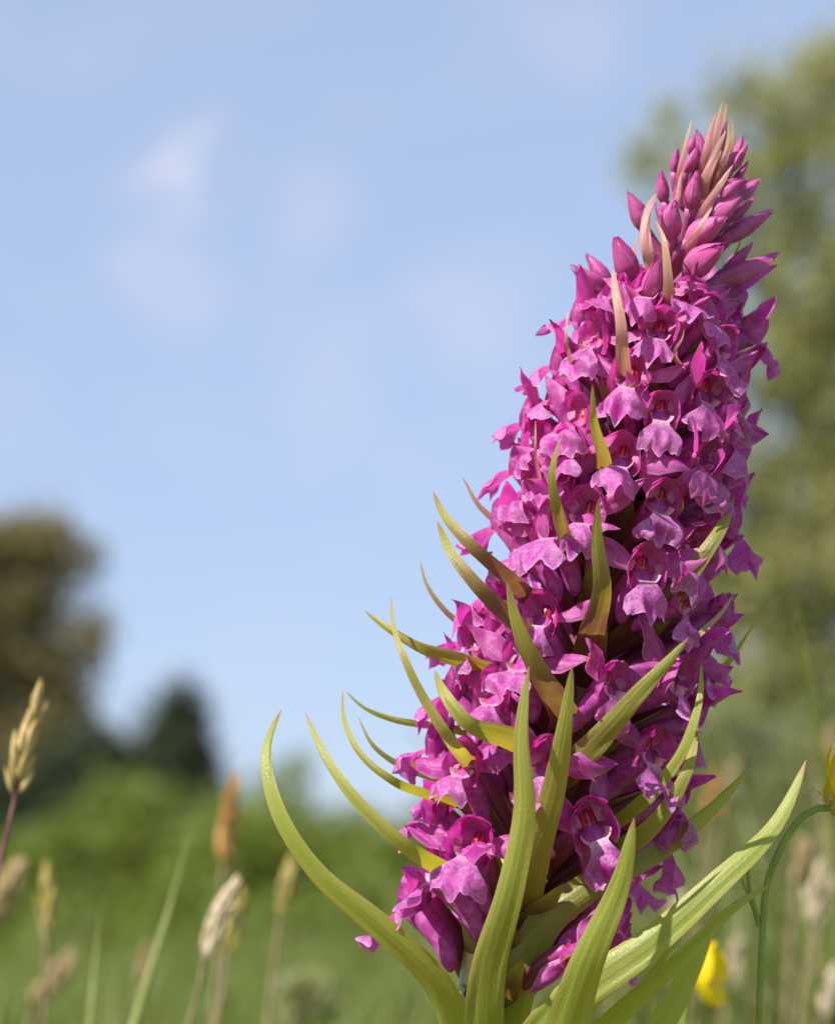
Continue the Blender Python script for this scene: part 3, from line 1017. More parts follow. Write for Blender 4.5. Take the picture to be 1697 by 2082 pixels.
# ------------------------------------------------------------------ buds
def build_bud(tip, base, wpx, dtip, dbase, seed, stalk=True, name='bud', mat=None, curve=0.0):
    rng = np.random.default_rng(seed)
    a = P(base[0], base[1], dbase); b_ = P(tip[0], tip[1], dtip)
    tone = tone_of((tip[1] + base[1]) / 2)
    T = b_ - a
    Ln = np.linalg.norm(T)
    ez = T / Ln
    ex = nrm(np.cross(ez, CF)); ey = np.cross(ez, ex)
    r = wpx / 16.97 * 0.5 * MM * 0.84
    bend = rng.normal() * 0.10 + curve
    ph0 = rng.uniform(0, 6.28)

    def shell(a0, a1, k, open_, tipk, nu, nv):
        """one sepal of the closed bud, wrapped between two angles"""
        Vv = np.linspace(0, 1, nv)
        prof = np.interp(Vv, [0, .05, .2, .40, .65, .85, .95, 1], [.36, .52, .86, 1.0, .74, .36, .16, .02])
        out = np.zeros((nu, nv, 3))
        for i in range(nu):
            f = i / (nu - 1.0)
            narrow = np.interp(Vv, [0, .5, .8, 1], [1, 1, .85, .4])
            an = (a0 + a1) / 2 + (f - 0.5) * (a1 - a0) * narrow
            e = abs(2 * f - 1)
            rr = r * (prof * (k + 0.05 * np.sin(2 * an + ph0) + 0.10 * np.sin(3 * an + Vv * 2.5 + ph0)) + open_ * e ** 3 * Vv * 0.5 + open_ * 0.3 * Vv ** 3 + 0.05 * (1 - e) * np.sin(Vv * 3.14))
            cx = bend * Ln * np.sin(np.pi * Vv) * 0.5
            out[i] = a + np.outer(Vv * Ln * (1 - tipk * (1 - 0)), ez) + np.outer(rr * np.cos(an) + cx, ex) + (rr * np.sin(an))[:, None] * ey
        return out
    mb = MB().grid(to_root(shell(0, 2 * math.pi, 0.90, 0.0, 0.03, 18, 14)))
    bd = link(name, mb.mesh(name), mat or M_BUD, orchid)
    bd['tone'] = tone
    for j in range(3):
        c = ph0 + j * 2.094
        hw_ = rng.uniform(1.0, 1.35)
        sp = link('sepal', MB().grid(to_root(shell(c - hw_, c + hw_, 1.0 + 0.045 * (j == 0), rng.uniform(0.05, .34), rng.uniform(-.03, .08), 13, 15))).mesh('sepal'), M_PETAL, bd)
        sp['tone'] = tone + 0.25
    if stalk:
        fy = base[1] + 95
        att = axis_pt(fy)
        m = a * 0.6 + att * 0.4 - ez * 0.25 * np.linalg.norm(att - a)
        q = catmull([att, m, a + ez * 0.06 * Ln], 9)
        st = link('ovary', MB().tube(to_root(q), np.interp(np.linspace(0, 1, 9), [0, .5, 1], [0.65, 0.8, 0.62]) * MM * min(1.2, wpx / 42.0 + 0.2), 10).mesh('ovary'), M_OV, bd)
        st['tone'] = 0.6 + tone * 0.4
    return bd


BUDS = [((1413, 270), (1404, 318), 22, -2, -1), ((1419, 292), (1389, 352), 30, -4, -3), ((1377, 300), (1369, 352), 24, -1, 0),
        ((1343, 346), (1351, 414), 32, -1, 0), ((1418, 343), (1403, 428), 40, -7, -5), ((1372, 402), (1363, 486), 56, -8, -6),
        ((1516, 302), (1459, 350), 36, -1, -1), ((1543, 364), (1500, 405), 32, 5, 3), ((1522, 362), (1460, 406), 40, -3, -3),
        ((1509, 396), (1446, 450), 46, -5, -5), ((1572, 427), (1472, 492), 42, 1, -1), ((1276, 390), (1311, 470), 44, -1, 0),
        ((1473, 496), (1398, 556), 66, -12, -7), ((1478, 440), (1396, 492), 58, -10, -7), ((1583, 516), (1456, 572), 52, 0, -2),
        ((1249, 482), (1288, 572), 58, -5, -3), ((1524, 508), (1470, 560), 34, 7, 4), ((1512, 582), (1450, 620), 36, 7, 4),
        ((1340, 515), (1312, 610), 50, -11, -8), ((1160, 540), (1238, 592), 44, -2, -1), ((1193, 515), (1240, 580), 38, 2, 1),
        ((1255, 575), (1300, 650), 40, -8, -6), ((1470, 300), (1455, 360), 28, 2, 1), ((1440, 262), (1432, 330), 26, 2, 1)]
rb = np.random.default_rng(77)
for i in range(20):                                # the small crowded ones between them
    fy = 300 + 230 * i / 19.0
    th = i * 2.39996
    R = R_face(fy) * 16.97
    cx, dz = math.sin(th) * R, -math.cos(th) * R_face(fy)
    up_ = rb.uniform(42, 58)
    bx_, by_ = axis_px(fy) + cx * 0.45, fy + cx * 0.12
    BUDS.append(((bx_ + cx * rb.uniform(.35, .6) + 10, by_ - up_), (bx_, by_ + 10), rb.uniform(24, 34) * (0.7 + 0.3 * i / 19), dz * 0.85, dz * 0.5))
for i, (tp, bs, wp, dt, db) in enumerate(BUDS):
    build_bud(tp, bs, wp, dt + axis_d(450), db + axis_d(450), 500 + i)


# half-open petals around the youngest flowers
def loose_petal(pts, ds, wpx, tw, seed, name='petal'):
    return bract(pts, ds, wpx, tw, 0, 0, seed, name, M_PETAL, fold=0.25, prof=([0, .1, .45, .75, .93, 1], [.35, .6, 1, .8, .35, .03]), n=16)


# ------------------------------------------------------------------ bracts
def bract(pts, ds, wpx, tw=0.0, purple=0.4, pale=0.0, seed=0, name='bract', mat=None, fold=0.20, prof=None, n=34, wave=0.11):
    """pts: pixels from tip to base; ds: depths in mm, same length (or two ends); wpx: greatest width in px"""
    rng = np.random.default_rng(seed + 900)
    m = len(pts)
    if len(ds) != m:
        ds = np.interp(np.linspace(0, 1, m), np.linspace(0, 1, len(ds)), ds)
    W3 = np.array([P(x, y, d) for (x, y), d in zip(pts, ds)])[::-1]           # base to tip
    c = catmull(W3, n)
    kk = np.linspace(0, 1, n)
    for q in (E_R, A_DIR, E_F):                     # no stalk grows in a perfect arc
        c = c + q * (rng.normal() * 0.22 * np.sin(kk * rng.uniform(5, 9) + rng.uniform(0, 6)) * np.sin(kk * math.pi) * MM)[:, None]
    seg = np.linalg.norm(np.diff(c, axis=0), axis=1)
    al = np.concatenate([[0], np.cumsum(seg)]); al /= al[-1]
    T = np.gradient(c, axis=0); T /= np.linalg.norm(T, axis=1)[:, None]
    pk, pv = prof or ([0, .12, .28, .5, .75, .92, .985, 1], [.92, 1.0, .93, .72, .49, .25, .10, .02])
    hw = np.interp(al, pk, pv) * wpx / 16.97 * 0.5 * MM / max(0.2, math.cos(R_(tw)))
    nu = 13
    out = np.zeros((nu, n, 3))
    wb = wob(rng, wave)
    for k in range(n):
        view = nrm(c[k] - C0)
        e = nrm(np.cross(T[k], view)); g = nrm(np.cross(e, T[k]))                # g: away from the camera
        if g @ view < 0:
            g = -g
        twk = R_(tw + rng.uniform(-1, 1) * 0) + 0.18 * math.sin(al[k] * 3 + seed)
        e2 = e * math.cos(twk) + g * math.sin(twk); g2 = g * math.cos(twk) - e * math.sin(twk)
        for i in range(nu):
            u = -1 + 2 * i / (nu - 1)
            dep = fold * hw[k] * (abs(u) ** 1.5) + wb(u * 1.3, al[k] * 6) * hw[k] * abs(u) + (0.02 * hw[k] * math.cos(u * 12.0))
            out[i, k] = c[k] + e2 * u * hw[k] + g2 * dep
    uu, vv = np.meshgrid(np.linspace(0, 1, nu), al, indexing='ij')
    o = link(name, MB().grid(to_root(out), np.stack([uu, vv], -1)).mesh(name), mat or M_BRACT, orchid)
    o['purple'] = float(purple)
    o['pale'] = float(pale)
    o['tone'] = tone_of(pts[0][1])
    return o


BR = [  # pixels tip -> base, depths tip -> base, width px, twist, purple, pale
    ([(572, 1443), (541, 1520), (560, 1640), (640, 1775), (780, 1895), (880, 1990), (935, 2110), (960, 2240)], (-4, -12, -12, -4), 68, 15, .0, 0),
    ([(620, 1448), (660, 1540), (740, 1640), (830, 1722), (905, 1775), (990, 1850)], (-6, -14, -16, -3), 42, 20, .1, 0),
    ([(697, 1404), (700, 1470), (740, 1545), (800, 1590), (860, 1612), (980, 1650)], (-2, -9, -13, -3), 22, 35, .25, 0),
    ([(703, 1406), (740, 1440), (800, 1465), (868, 1474), (990, 1500)], (6, 5, 4, 2), 18, 40, .2, 0),
    ([(728, 1457), (755, 1510), (800, 1545), (850, 1572), (990, 1620)], (4, 3, 3, 2), 20, 40, .2, .15),
    ([(795, 1212), (800, 1270), (825, 1340), (860, 1420), (900, 1490), (940, 1540), (1010, 1620)], (-8, -15, -16, -3), 30, 20, .15, .1),
    ([(741, 1242), (800, 1290), (860, 1325), (930, 1345), (1050, 1380)], (-3, -8, -12, -3), 38, 25, .45, 0),
    ([(880, 998), (910, 1060), (960, 1115), (1040, 1182), (1120, 1260)], (-8, -14, -16, -3), 42, 20, 1.0, 0),
    ([(888, 1058), (920, 1130), (970, 1190), (1045, 1260), (1100, 1340)], (-10, -17, -18, -4), 44, 20, 1.0, 0),
    ([(854, 1140), (868, 1190), (905, 1240), (990, 1300)], (4, 4, 3), 14, 40, .5, .3),
    ([(940, 970), (965, 1015), (1030, 1080)], (3, 3, 2), 14, 30, .5, .6),
    ([(884, 1364), (900, 1410), (950, 1470), (1030, 1500), (1110, 1560)], (-13, -19, -20, -5), 56, 20, .35, 0),
    ([(1030, 1182), (1052, 1270), (1100, 1370), (1140, 1440), (1150, 1520)], (-20, -20, -17, -4), 66, 0, .95, 0),
    ([(1075, 1355), (1055, 1500), (1058, 1650), (1035, 1800), (1000, 1960), (985, 2120), (985, 2260)], (-22, -24, -22, -12, -4), 84, 5, .0, 0),
    ([(1163, 1354), (1147, 1480), (1125, 1610), (1085, 1740), (1060, 1850)], (-23, -22, -18, -5), 74, 5, .30, 0),
    ([(1398, 1298), (1330, 1380), (1250, 1470), (1170, 1545), (1110, 1600)], (-20, -20, -16, -4), 66, 8, .35, 0),
    ([(1492, 1204), (1462, 1250), (1410, 1297), (1330, 1350), (1230, 1430)], (-7, -10, -10, -4, -1), 22, 30, .1, .45),
    ([(1492, 1008), (1450, 1095), (1390, 1190), (1300, 1290)], (-6, -12, -11, -3), 50, 15, .45, 0),
    ([(1532, 1268), (1480, 1345), (1400, 1430), (1290, 1520)], (8, 6, 4, 1), 26, 30, .6, 0),
    ([(1475, 1372), (1420, 1440), (1340, 1530), (1220, 1620)], (6, 4, 2), 40, 20, .2, 0),
    ([(1425, 1348), (1420, 1430), (1390, 1520), (1340, 1590), (1240, 1680)], (-10, -14, -13, -4), 34, 25, .1, 0),
    ([(1416, 1465), (1395, 1570), (1350, 1650), (1220, 1740)], (-9, -13, -12, -2), 44, 20, .3, 0),
    ([(1520, 1564), (1440, 1652), (1330, 1735), (1200, 1800), (1110, 1870), (1050, 2000), (1030, 2120)], (2, -2, -8, -9, -4), 78, 15, .1, 0),
    ([(1289, 1664), (1262, 1780), (1215, 1920), (1165, 2060), (1110, 2200), (1060, 2300)], (-26, -24, -18, -6), 104, 8, .0, 0),
    ([(1638, 1546), (1580, 1670), (1450, 1800), (1310, 1925), (1180, 2020), (1080, 2140), (1030, 2280)], (-8, -14, -14, -5), 92, 10, .0, 0),
    ([(1572, 1796), (1490, 1845), (1400, 1930), (1280, 2040), (1150, 2180), (1040, 2330)], (0, -3, -4, -3), 62, 15, .0, 0),
    ([(1560, 1768), (1490, 1790), (1420, 1850), (1340, 1960), (1200, 2130), (1050, 2300)], (12, 10, 8, 2), 26, 15, .0, 0),
    ([(1455, 1850), (1425, 1930), (1370, 2040), (1280, 2200), (1080, 2420)], (16, 14, 10, 2), 96, 10, .0, 0),
    ([(1217, 1014), (1213, 1090), (1222, 1190), (1205, 1280), (1190, 1360)], (-21, -20, -17, -4), 60, 0, .9, 0),
    ([(1141, 887), (1122, 960), (1130, 1030), (1150, 1100), (1180, 1180)], (-19, -20, -16, -5), 36, 20, .85, 0),
    ([(1204, 781), (1208, 850), (1220, 920), (1235, 1000)], (-20, -18, -14, -5), 36, 5, .35, .1),
    # cream and pink ones near the top
    ([(1405, 243), (1392, 300), (1380, 352), (1385, 420)], (-4, -4, -3, -1), 16, 20, .1, .95),
    ([(1476, 264), (1452, 320), (1430, 370), (1425, 430)], (-5, -5, -4, -1), 30, 5, .5, .8),
    ([(1490, 334), (1460, 380), (1435, 425), (1415, 480)], (-6, -7, -6, -1), 26, 10, .3, .95),
    ([(1390, 341), (1377, 385), (1366, 430), (1370, 500)], (-4, -4.5, -4.5, -2), 18, 10, .2, .95),
    ([(1336, 391), (1313, 440), (1315, 500), (1335, 570), (1360, 640)], (-5, -8, -9, -7, -2), 36, 15, .2, .9),
    ([(1330, 448), (1352, 500), (1356, 560), (1340, 640)], (-8, -11, -11, -4), 26, 40, .1, .55),
    ([(1448, 420), (1425, 455), (1405, 490), (1390, 550)], (-8, -9, -7, -2), 24, 20, .3, .9),
    ([(1299, 475), (1288, 515), (1290, 570), (1320, 650)], (1, 1, 0), 20, 20, .3, .9),
    ([(1248, 545), (1250, 600), (1262, 670), (1268, 740), (1275, 820)], (-8, -13, -14, -11, -4), 34, 10, .1, .75),
    ([(1504, 322), (1500, 370), (1470, 430)], (3, 3, 1), 9, 20, .8, .2),
    ([(1505, 483), (1495, 530), (1460, 590)], (3, 2, 0), 10, 20, .8, .2),
    ([(1390, 668), (1382, 700), (1385, 760)], (-14, -13, -8), 12, 10, .3, .9),
    ([(1153, 632), (1152, 680), (1165, 760)], (-7, -9, -5), 10, 10, .3, .9),
    ([(1088, 855), (1088, 905), (1100, 990)], (-12, -12, -6), 10, 10, .3, .9),
    # closed cluster at the very top
    ([(1469, 205), (1460, 245), (1447, 300), (1440, 370)], (-1, -1, -1, 0), 24, 10, .5, .8),
    ([(1476, 207), (1472, 255), (1462, 310), (1450, 380)], (0, 0, 0), 22, 10, .6, .7),
    ([(1457, 226), (1444, 270), (1432, 320), (1430, 390)], (-2, -2, -2, 0), 24, 10, .5, .85),
    ([(1482, 248), (1480, 290), (1468, 340), (1450, 400)], (-2, -2, -2, 0), 20, 10, .8, .5),
    ([(1488, 240), (1487, 290), (1476, 350), (1455, 410)], (2, 2, 1), 18, 10, .9, .3),
]
for i, (pts, ds, wp, tw, pu, pa) in enumerate(BR):
    bract(pts, ds, wp, tw, pu, pa, i)

# one bract behind every remaining flower: short, purple brown, mostly in the shade of the flowers
for i in range(110):
    fy = 640 + (1960 - 640) * i / 109.0
    th = (i * 2.39996 + 0.9) % (2 * math.pi)
    R = R_face(fy)
    if abs(math.sin(th)) > 0.9 and random.random() < 0.5:
        continue
    o = E_R * math.sin(th) - E_F * math.cos(th)
    a = axis_pt(fy + 130) + o * 2.0 * MM
    ln = random.uniform(0.72, 0.92)
    c1 = axis_pt(fy + 60) + o * R * 0.50 * MM
    c2 = axis_pt(fy - 10) + o * R * ln * MM
    rng = np.random.default_rng(i + 4000)
    c = catmull([a, c1, c2], 12)
    T = np.gradient(c, axis=0); T /= np.linalg.norm(T, axis=1)[:, None]
    side = nrm(np.cross(A_DIR, o))
    al = np.linspace(0, 1, 12)
    hw = np.interp(al, [0, .3, .6, .9, 1], [.8, 1, .75, .25, .03]) * random.uniform(1.5, 2.2) * MM
    U = np.linspace(-1, 1, 7)
    pts = c[None] + side[None, None] * (U[:, None] * hw[None])[..., None] - o[None, None] * (0.4 * np.abs(U[:, None]) ** 1.5 * hw[None])[..., None]
    uu, vv = np.meshgrid((U + 1) / 2, al, indexing='ij')
    ob = link('bract', MB().grid(to_root(pts), np.stack([uu, vv], -1)).mesh('bract'), M_BRACT, orchid)
    ob['purple'] = 0.9; ob['pale'] = 0.0; ob['tone'] = tone_of(fy)


# ------------------------------------------------------------------ grasses around the orchid
M_STRAW = plain_leaf('grass_stalk', (0.24, 0.20, 0.09), (0.38, 0.30, 0.16), (0.3, 0.25, 0.08), 0.15)
M_PSTALK = plain_leaf('purple_stalk', (0.17, 0.06, 0.07), (0.30, 0.15, 0.13), (0.3, 0.1, 0.1), 0.1)
M_HEADY = plain_leaf('seed_head_yellow', (0.52, 0.42, 0.09), (0.72, 0.60, 0.28), (0.55, 0.42, 0.05), 0.3)
M_HEADW = plain_leaf('seed_head_cream', (0.66, 0.50, 0.17), (0.86, 0.68, 0.44), (0.7, 0.5, 0.1), 0.3)
M_HEADO = plain_leaf('seed_head_orange', (0.58, 0.30, 0.09), (0.72, 0.44, 0.19), (0.6, 0.3, 0.05), 0.3)
M_HEADP = plain_leaf('seed_head_pale', (0.70, 0.55, 0.38), (0.84, 0.72, 0.55), (0.6, 0.45, 0.25), 0.25)
M_HEADB = plain_leaf('seed_head_brown', (0.46, 0.32, 0.15), (0.60, 0.45, 0.25), (0.35, 0.2, 0.1), 0.25)
M_BLADE = plain_leaf('grass_blade', (0.36, 0.38, 0.14), (0.48, 0.49, 0.23), (0.38, 0.42, 0.06), 0.35, vscl=(14.0, 0.6, 1.0))


def down_to_ground(pts):
    """carry the stalk on from its lowest visible point to the soil"""
    a, b = pts[-2], pts[-1]
    d = (b - a) / max(1e-6, (a[2] - b[2]))
    z = b[2]
    g = b + np.array([np.clip(d[0], -0.25, 0.25) * z * 0.5, np.clip(d[1], -.1, .1) * z * 0.5, -z])
    m = b * 0.5 + g * 0.5 + np.array([np.clip(d[0], -0.25, 0.25) * z * 0.12, 0, 0])
    return np.vstack([pts, m, g + np.array([0, 0, -0.004])])


def spikelet_mesh(ln, wd):
    nu, nv = 7, 7
    Vv = np.linspace(0, 1, nv)
    pr = np.interp(Vv, [0, .15, .4, .75, 1], [.2, .8, 1, .55, .02]) * wd
    out = np.zeros((nu, nv, 3))
    for i in range(nu):
        an = 2 * math.pi * i / nu
        out[i, :, 0] = pr * math.cos(an); out[i, :, 1] = pr * 0.6 * math.sin(an); out[i, :, 2] = Vv * ln
    return MB().grid(out, wrap=True).mesh('spikelet')


def basis(z, roll=0.0):
    z = nrm(z); x = nrm(np.cross(z, CF)); y = np.cross(z, x)
    c, s = math.cos(roll), math.sin(roll)
    return np.stack([x * c + y * s, y * c - x * s, z], -1)


def stalk(label, head, below, depth, wpx, hmat, smat, seed, single=False, group=None, srad=0.0006):
    """grass flower stalk; head: pixels tip -> foot of the head; below: pixels further down"""
    rng = np.random.default_rng(seed)
    zd = DIST + depth * MM
    H = catmull([P(x, y, depth) for x, y in head], 24)
    S = down_to_ground(np.array([P(x, y, depth) for x, y in [head[-1]] + below]))
    root = S[-1].copy(); root[2] = 0
    t = thing('grass_stalk', label, 'grass stalk', root, group)
    full = np.vstack([H[::-1][12:][::-1], S[1:]]) if False else np.vstack([[H[2]], [H[12]], S])
    sc = catmull(full, 90)
    link('stem', MB().tube(sc - root, np.interp(np.linspace(0, 1, 90), [0, .2, 1], [0.3, .8, 1.4]) * srad * zd / DIST, 8).mesh('stem'), smat, t)
    W = wpx / FPX * zd
    ln = np.linalg.norm(H[0] - H[-1])
    n = 46
    me = spikelet_mesh(ln * 0.30, W * 0.15)
    if single:
        me.materials.append(hmat)
    mb = MB()
    base_v = np.array([v.co[:] for v in me.vertices]); base_f = np.array([p.vertices[:] for p in me.polygons])
    buv = np.zeros((len(base_v), 2)); buv[:, 1] = base_v[:, 2] / (ln * 0.30)
    for i in range(n):
        s = i / (n - 1.0)
        p = np.array([np.interp(s, np.linspace(0, 1, 24), H[::-1][:, j]) for j in range(3)])
        ax = nrm(H[max(0, 22 - int(s * 22))] - H[min(23, 24 - int(s * 22))])
        phi = i * 2.39996 + rng.normal() * 0.7
        B = basis(ax, phi)
        spread = (0.34 * (1 - 0.75 * s)) * rng.uniform(0.1, 1.2) * (2.4 if rng.random() < 0.1 else 1.0)
        d = nrm(ax + B[:, 0] * spread)
        off = B[:, 0] * W * 0.30 * math.sin(math.pi * min(1, s * 0.8 + 0.15)) * rng.uniform(0.5, 1.1)
        Bm = basis(d, rng.uniform(0, 6))
        sz = rng.uniform(0.65, 1.2) * (1 - 0.25 * s)
        q = p + off - ax * ln * (0.25 * s + rng.uniform(-.03, .03))
        if single:
            o = bpy.data.objects.new('spikelet', me); COL.objects.link(o); o.parent = t
            M = Bm * sz
            pl = q - root
            o.matrix_basis = Matrix([[M[r][0], M[r][1], M[r][2], pl[r]] for r in range(3)] + [[0, 0, 0, 1]])
        else:
            mb.quads((base_v * sz) @ Bm.T + q - root, base_f, buv)
    if not single:
        link('seed_head', mb.mesh('seed_head'), hmat, t)
    return t


stalk('yellowish grass seed head on a purple stalk, before the olive tree', [(80, 1385), (68, 1450), (45, 1530), (33, 1610)], [(18, 1680), (-2, 1770), (-40, 1900)], 66, 58, M_HEADW, M_PSTALK, 1, True)
stalk('single orange seed head standing against the bushes', [(480, 1560), (470, 1650), (455, 1760)], [(450, 1850), (440, 2000)], 290, 52, M_HEADO, M_STRAW, 2)
stalk('pale pinkish seed head leaning over a grey stalk', [(495, 1770), (460, 1830), (415, 1950)], [(405, 2010), (385, 2082)], 130, 56, M_HEADP, M_STRAW, 3)
stalk('yellow seed head close behind the pale pinkish one', [(490, 1790), (482, 1850), (462, 1930)], [(455, 2000), (440, 2082)], 200, 46, M_HEADY, M_STRAW, 4)
stalk('slim straw yellow seed head rising beside the curved lowest bract', [(595, 1720), (585, 1800), (572, 1860)], [(560, 1950), (545, 2082)], 230, 42, M_HEADY, M_STRAW, 5)
stalk('short yellow seed head below the one with purple stalk', [(95, 1735), (98, 1820), (95, 1910)], [(92, 1990), (90, 2082)], 200, 42, M_HEADY, M_STRAW, 6)
stalk('dull brown seed head low in the grass, tilted and very soft', [(160, 1920), (115, 1980), (70, 2050)], [(50, 2120), (30, 2200)], 330, 62, M_HEADB, M_STRAW, 7)
stalk('dark brown seed head behind the purple stalk', [(50, 1740), (20, 1800), (-15, 1880)], [(-40, 1960), (-60, 2082)], 330, 66, M_HEADB, M_STRAW, 8)
stalk('small tan seed head between two long grass blades', [(300, 1910), (295, 1960), (290, 2010)], [(288, 2050), (285, 2120)], 380, 40, M_HEADB, M_STRAW, 9)
RG = 'soft brown seed heads in the grass beside the buttercup stalk'
for i, (hd, bl, dp, wp, m) in enumerate([
        ([(1640, 1690), (1632, 1740), (1620, 1800)], [(1612, 1880), (1600, 2082)], 360, 46, M_HEADB),
        ([(1672, 1735), (1666, 1800), (1650, 1890)], [(1640, 1960), (1625, 2082)], 300, 60, M_HEADP),
        ([(1692, 1460), (1688, 1520), (1680, 1580)], [(1672, 1700), (1660, 1900)], 420, 40, M_HEADB),
        ([(1462, 1545), (1450, 1610), (1435, 1680)], [(1420, 1800), (1400, 2000)], 420, 34, M_HEADO),
        ([(1500, 1530), (1484, 1600), (1466, 1670)], [(1440, 1800), (1420, 2000)], 520, 30, M_HEADB),
        ([(1380, 1800), (1374, 1850), (1362, 1900)], [(1352, 1980), (1340, 2100)], 380, 34, M_HEADP),
        ([(1500, 1900), (1492, 1950), (1480, 2010)], [(1474, 2060), (1466, 2120)], 400, 44, M_HEADP),
        ([(1610, 1880), (1600, 1940), (1590, 2010)], [(1584, 2060), (1575, 2120)], 450, 44, M_HEADB),
        ([(1700, 1950), (1690, 2010), (1678, 2070)], [(1670, 2120), (1660, 2180)], 300, 44, M_HEADP)]):
    stalk(['small brown seed head just below the yellow flower with the arching stem', 'pale pinkish seed head, largest of those beyond the buttercup stem',
           'thin brown seed head rising above the yellow flower of the arching stem', 'orange brown seed head close to the spike, above the long leaf',
           'thin tan seed head paired with the orange brown one near the spike', 'pale seed head in the gap between the long leaf and the lowest flowers',
           'pale seed head between the half hidden buttercup and the arching stem', 'brown seed head low beyond the foot of the arching buttercup stem',
           'pale seed head lowest in the grass beyond the buttercup stem'][i], hd, bl, dp, wp, m, M_STRAW, 30 + i, False, RG)


def blade(label, path, depth, wpx, seed, group=None):
    W3 = np.array([P(x, y, depth) for x, y in path])
    W3 = down_to_ground(W3)[::-1]
    root = W3[0].copy(); root[2] = 0
    c = catmull(W3, 40)
    T = np.gradient(c, axis=0); T /= np.linalg.norm(T, axis=1)[:, None]
    al = np.linspace(0, 1, 40)
    zd = DIST + depth * MM
    hw = np.interp(al, [0, .3, .7, .9, 1], [.7, 1, .85, .45, .03]) * wpx * 0.5 / FPX * zd
    out = np.zeros((7, 40, 3))
    for k in range(40):
        e = nrm(np.cross(T[k], CF)); g = np.cross(e, T[k])
        for i in range(7):
            u = -1 + i / 3.0
            out[i, k] = c[k] - root + e * u * hw[k] + g * abs(u) * hw[k] * 0.5
    uu, vv = np.meshgrid(np.linspace(0, 1, 7), al, indexing='ij')
    o = thing('grass_plant', label, 'grass', root, group)
    link('blade', MB().grid(out, np.stack([uu, vv], -1)).mesh('blade'), M_BLADE, o)


blade('long light green grass blade leaning beside the orange seed head', [(383, 1700), (350, 1830), (305, 1980), (270, 2100)], 150, 46, 1)
blade('upright pale green grass blade in the lower grass', [(203, 1860), (195, 1950), (182, 2100)], 150, 50, 2)
blade('thin green grass blade just behind the upright pale one', [(238, 1960), (232, 2020), (225, 2100)], 260, 30, 3)


# pale round flower head low in the grass
def clover():
    c = P(622, 2040, 520)
    root = c.copy(); root[2] = 0
    t = thing('clover', 'pale round flower head low in the grass under the curved bract', 'flower', root)
    rng = np.random.default_rng(3)
    r = 75 / FPX * (DIST + .52)
    me = spikelet_mesh(r * 0.75, r * 0.13)
    bv = np.array([v.co[:] for v in me.vertices]); bf = np.array([p.vertices[:] for p in me.polygons])
    buv = np.zeros((len(bv), 2))
    mb = MB()
    for i in range(120):
        z = 1 - 1.7 * (i + .5) / 120
        a = i * 2.39996
        d = np.array([math.sqrt(max(0, 1 - z * z)) * math.cos(a), math.sqrt(max(0, 1 - z * z)) * math.sin(a), z])
        mb.quads((bv * rng.uniform(.8, 1.1)) @ basis(d, a).T + d * r * 0.35 + c - root, bf, buv)
    link('flower_head', mb.mesh('flower_head'), plain_leaf('clover_head', (0.26, 0.28, 0.09), (0.36, 0.37, 0.18), (0.3, 0.3, 0.06), 0.25), t)
    s = catmull([np.array([0, 0, -0.003]), (c - root) * 0.5 + np.array([.004, 0, 0]), c - root], 14)
    link('stem', MB().tube(s, 0.0011, 8).mesh('stem'), M_BLADE, t)
    lm = MB()
    for k in range(3):
        a = k * 2.1
        d = np.array([math.cos(a), math.sin(a), 0.2]); d = nrm(d)
        e = nrm(np.cross(d, [0, 0, 1]))
        U, V = np.meshgrid(np.linspace(-1, 1, 7), np.linspace(0, 1, 7), indexing='ij')
        wv = np.sin(np.clip(V, 0.02, .98) * math.pi) ** 0.6
        pts = s[12] + d * (V[..., None] * 0.016) + e * (U * wv * 0.007)[..., None]
        lm.grid(pts)
    link('leaf', lm.mesh('leaf'), M_BLADE, t)


clover()

# ------------------------------------------------------------------ buttercups
def yellow_mat():
    b = NB('buttercup_petal')
    uv, u, v = b.uv()
    base = b.mix(b.rng(v, 0.0, 0.5), (0.62, 0.38, 0.0), (0.83, 0.60, 0.01))
    return b.leafy(base, (0.95, 0.72, 0.0), 0.48, 0.22, 0.6)


M_YEL = yellow_mat()
M_BSTEM = plain_leaf('buttercup_stem', (0.29, 0.35, 0.06), (0.38, 0.43, 0.13), (0.5, 0.55, 0.05), 0.3)
M_BSEP = plain_leaf('buttercup_sepal', (0.62, 0.50, 0.03), (0.74, 0.58, 0.05), (0.8, 0.6, 0.02), 0.45)
M_HAIR = plain_leaf('buttercup_hair', (0.6, 0.62, 0.45), (0.75, 0.75, 0.6), (0.6, 0.6, 0.4), 0.3)


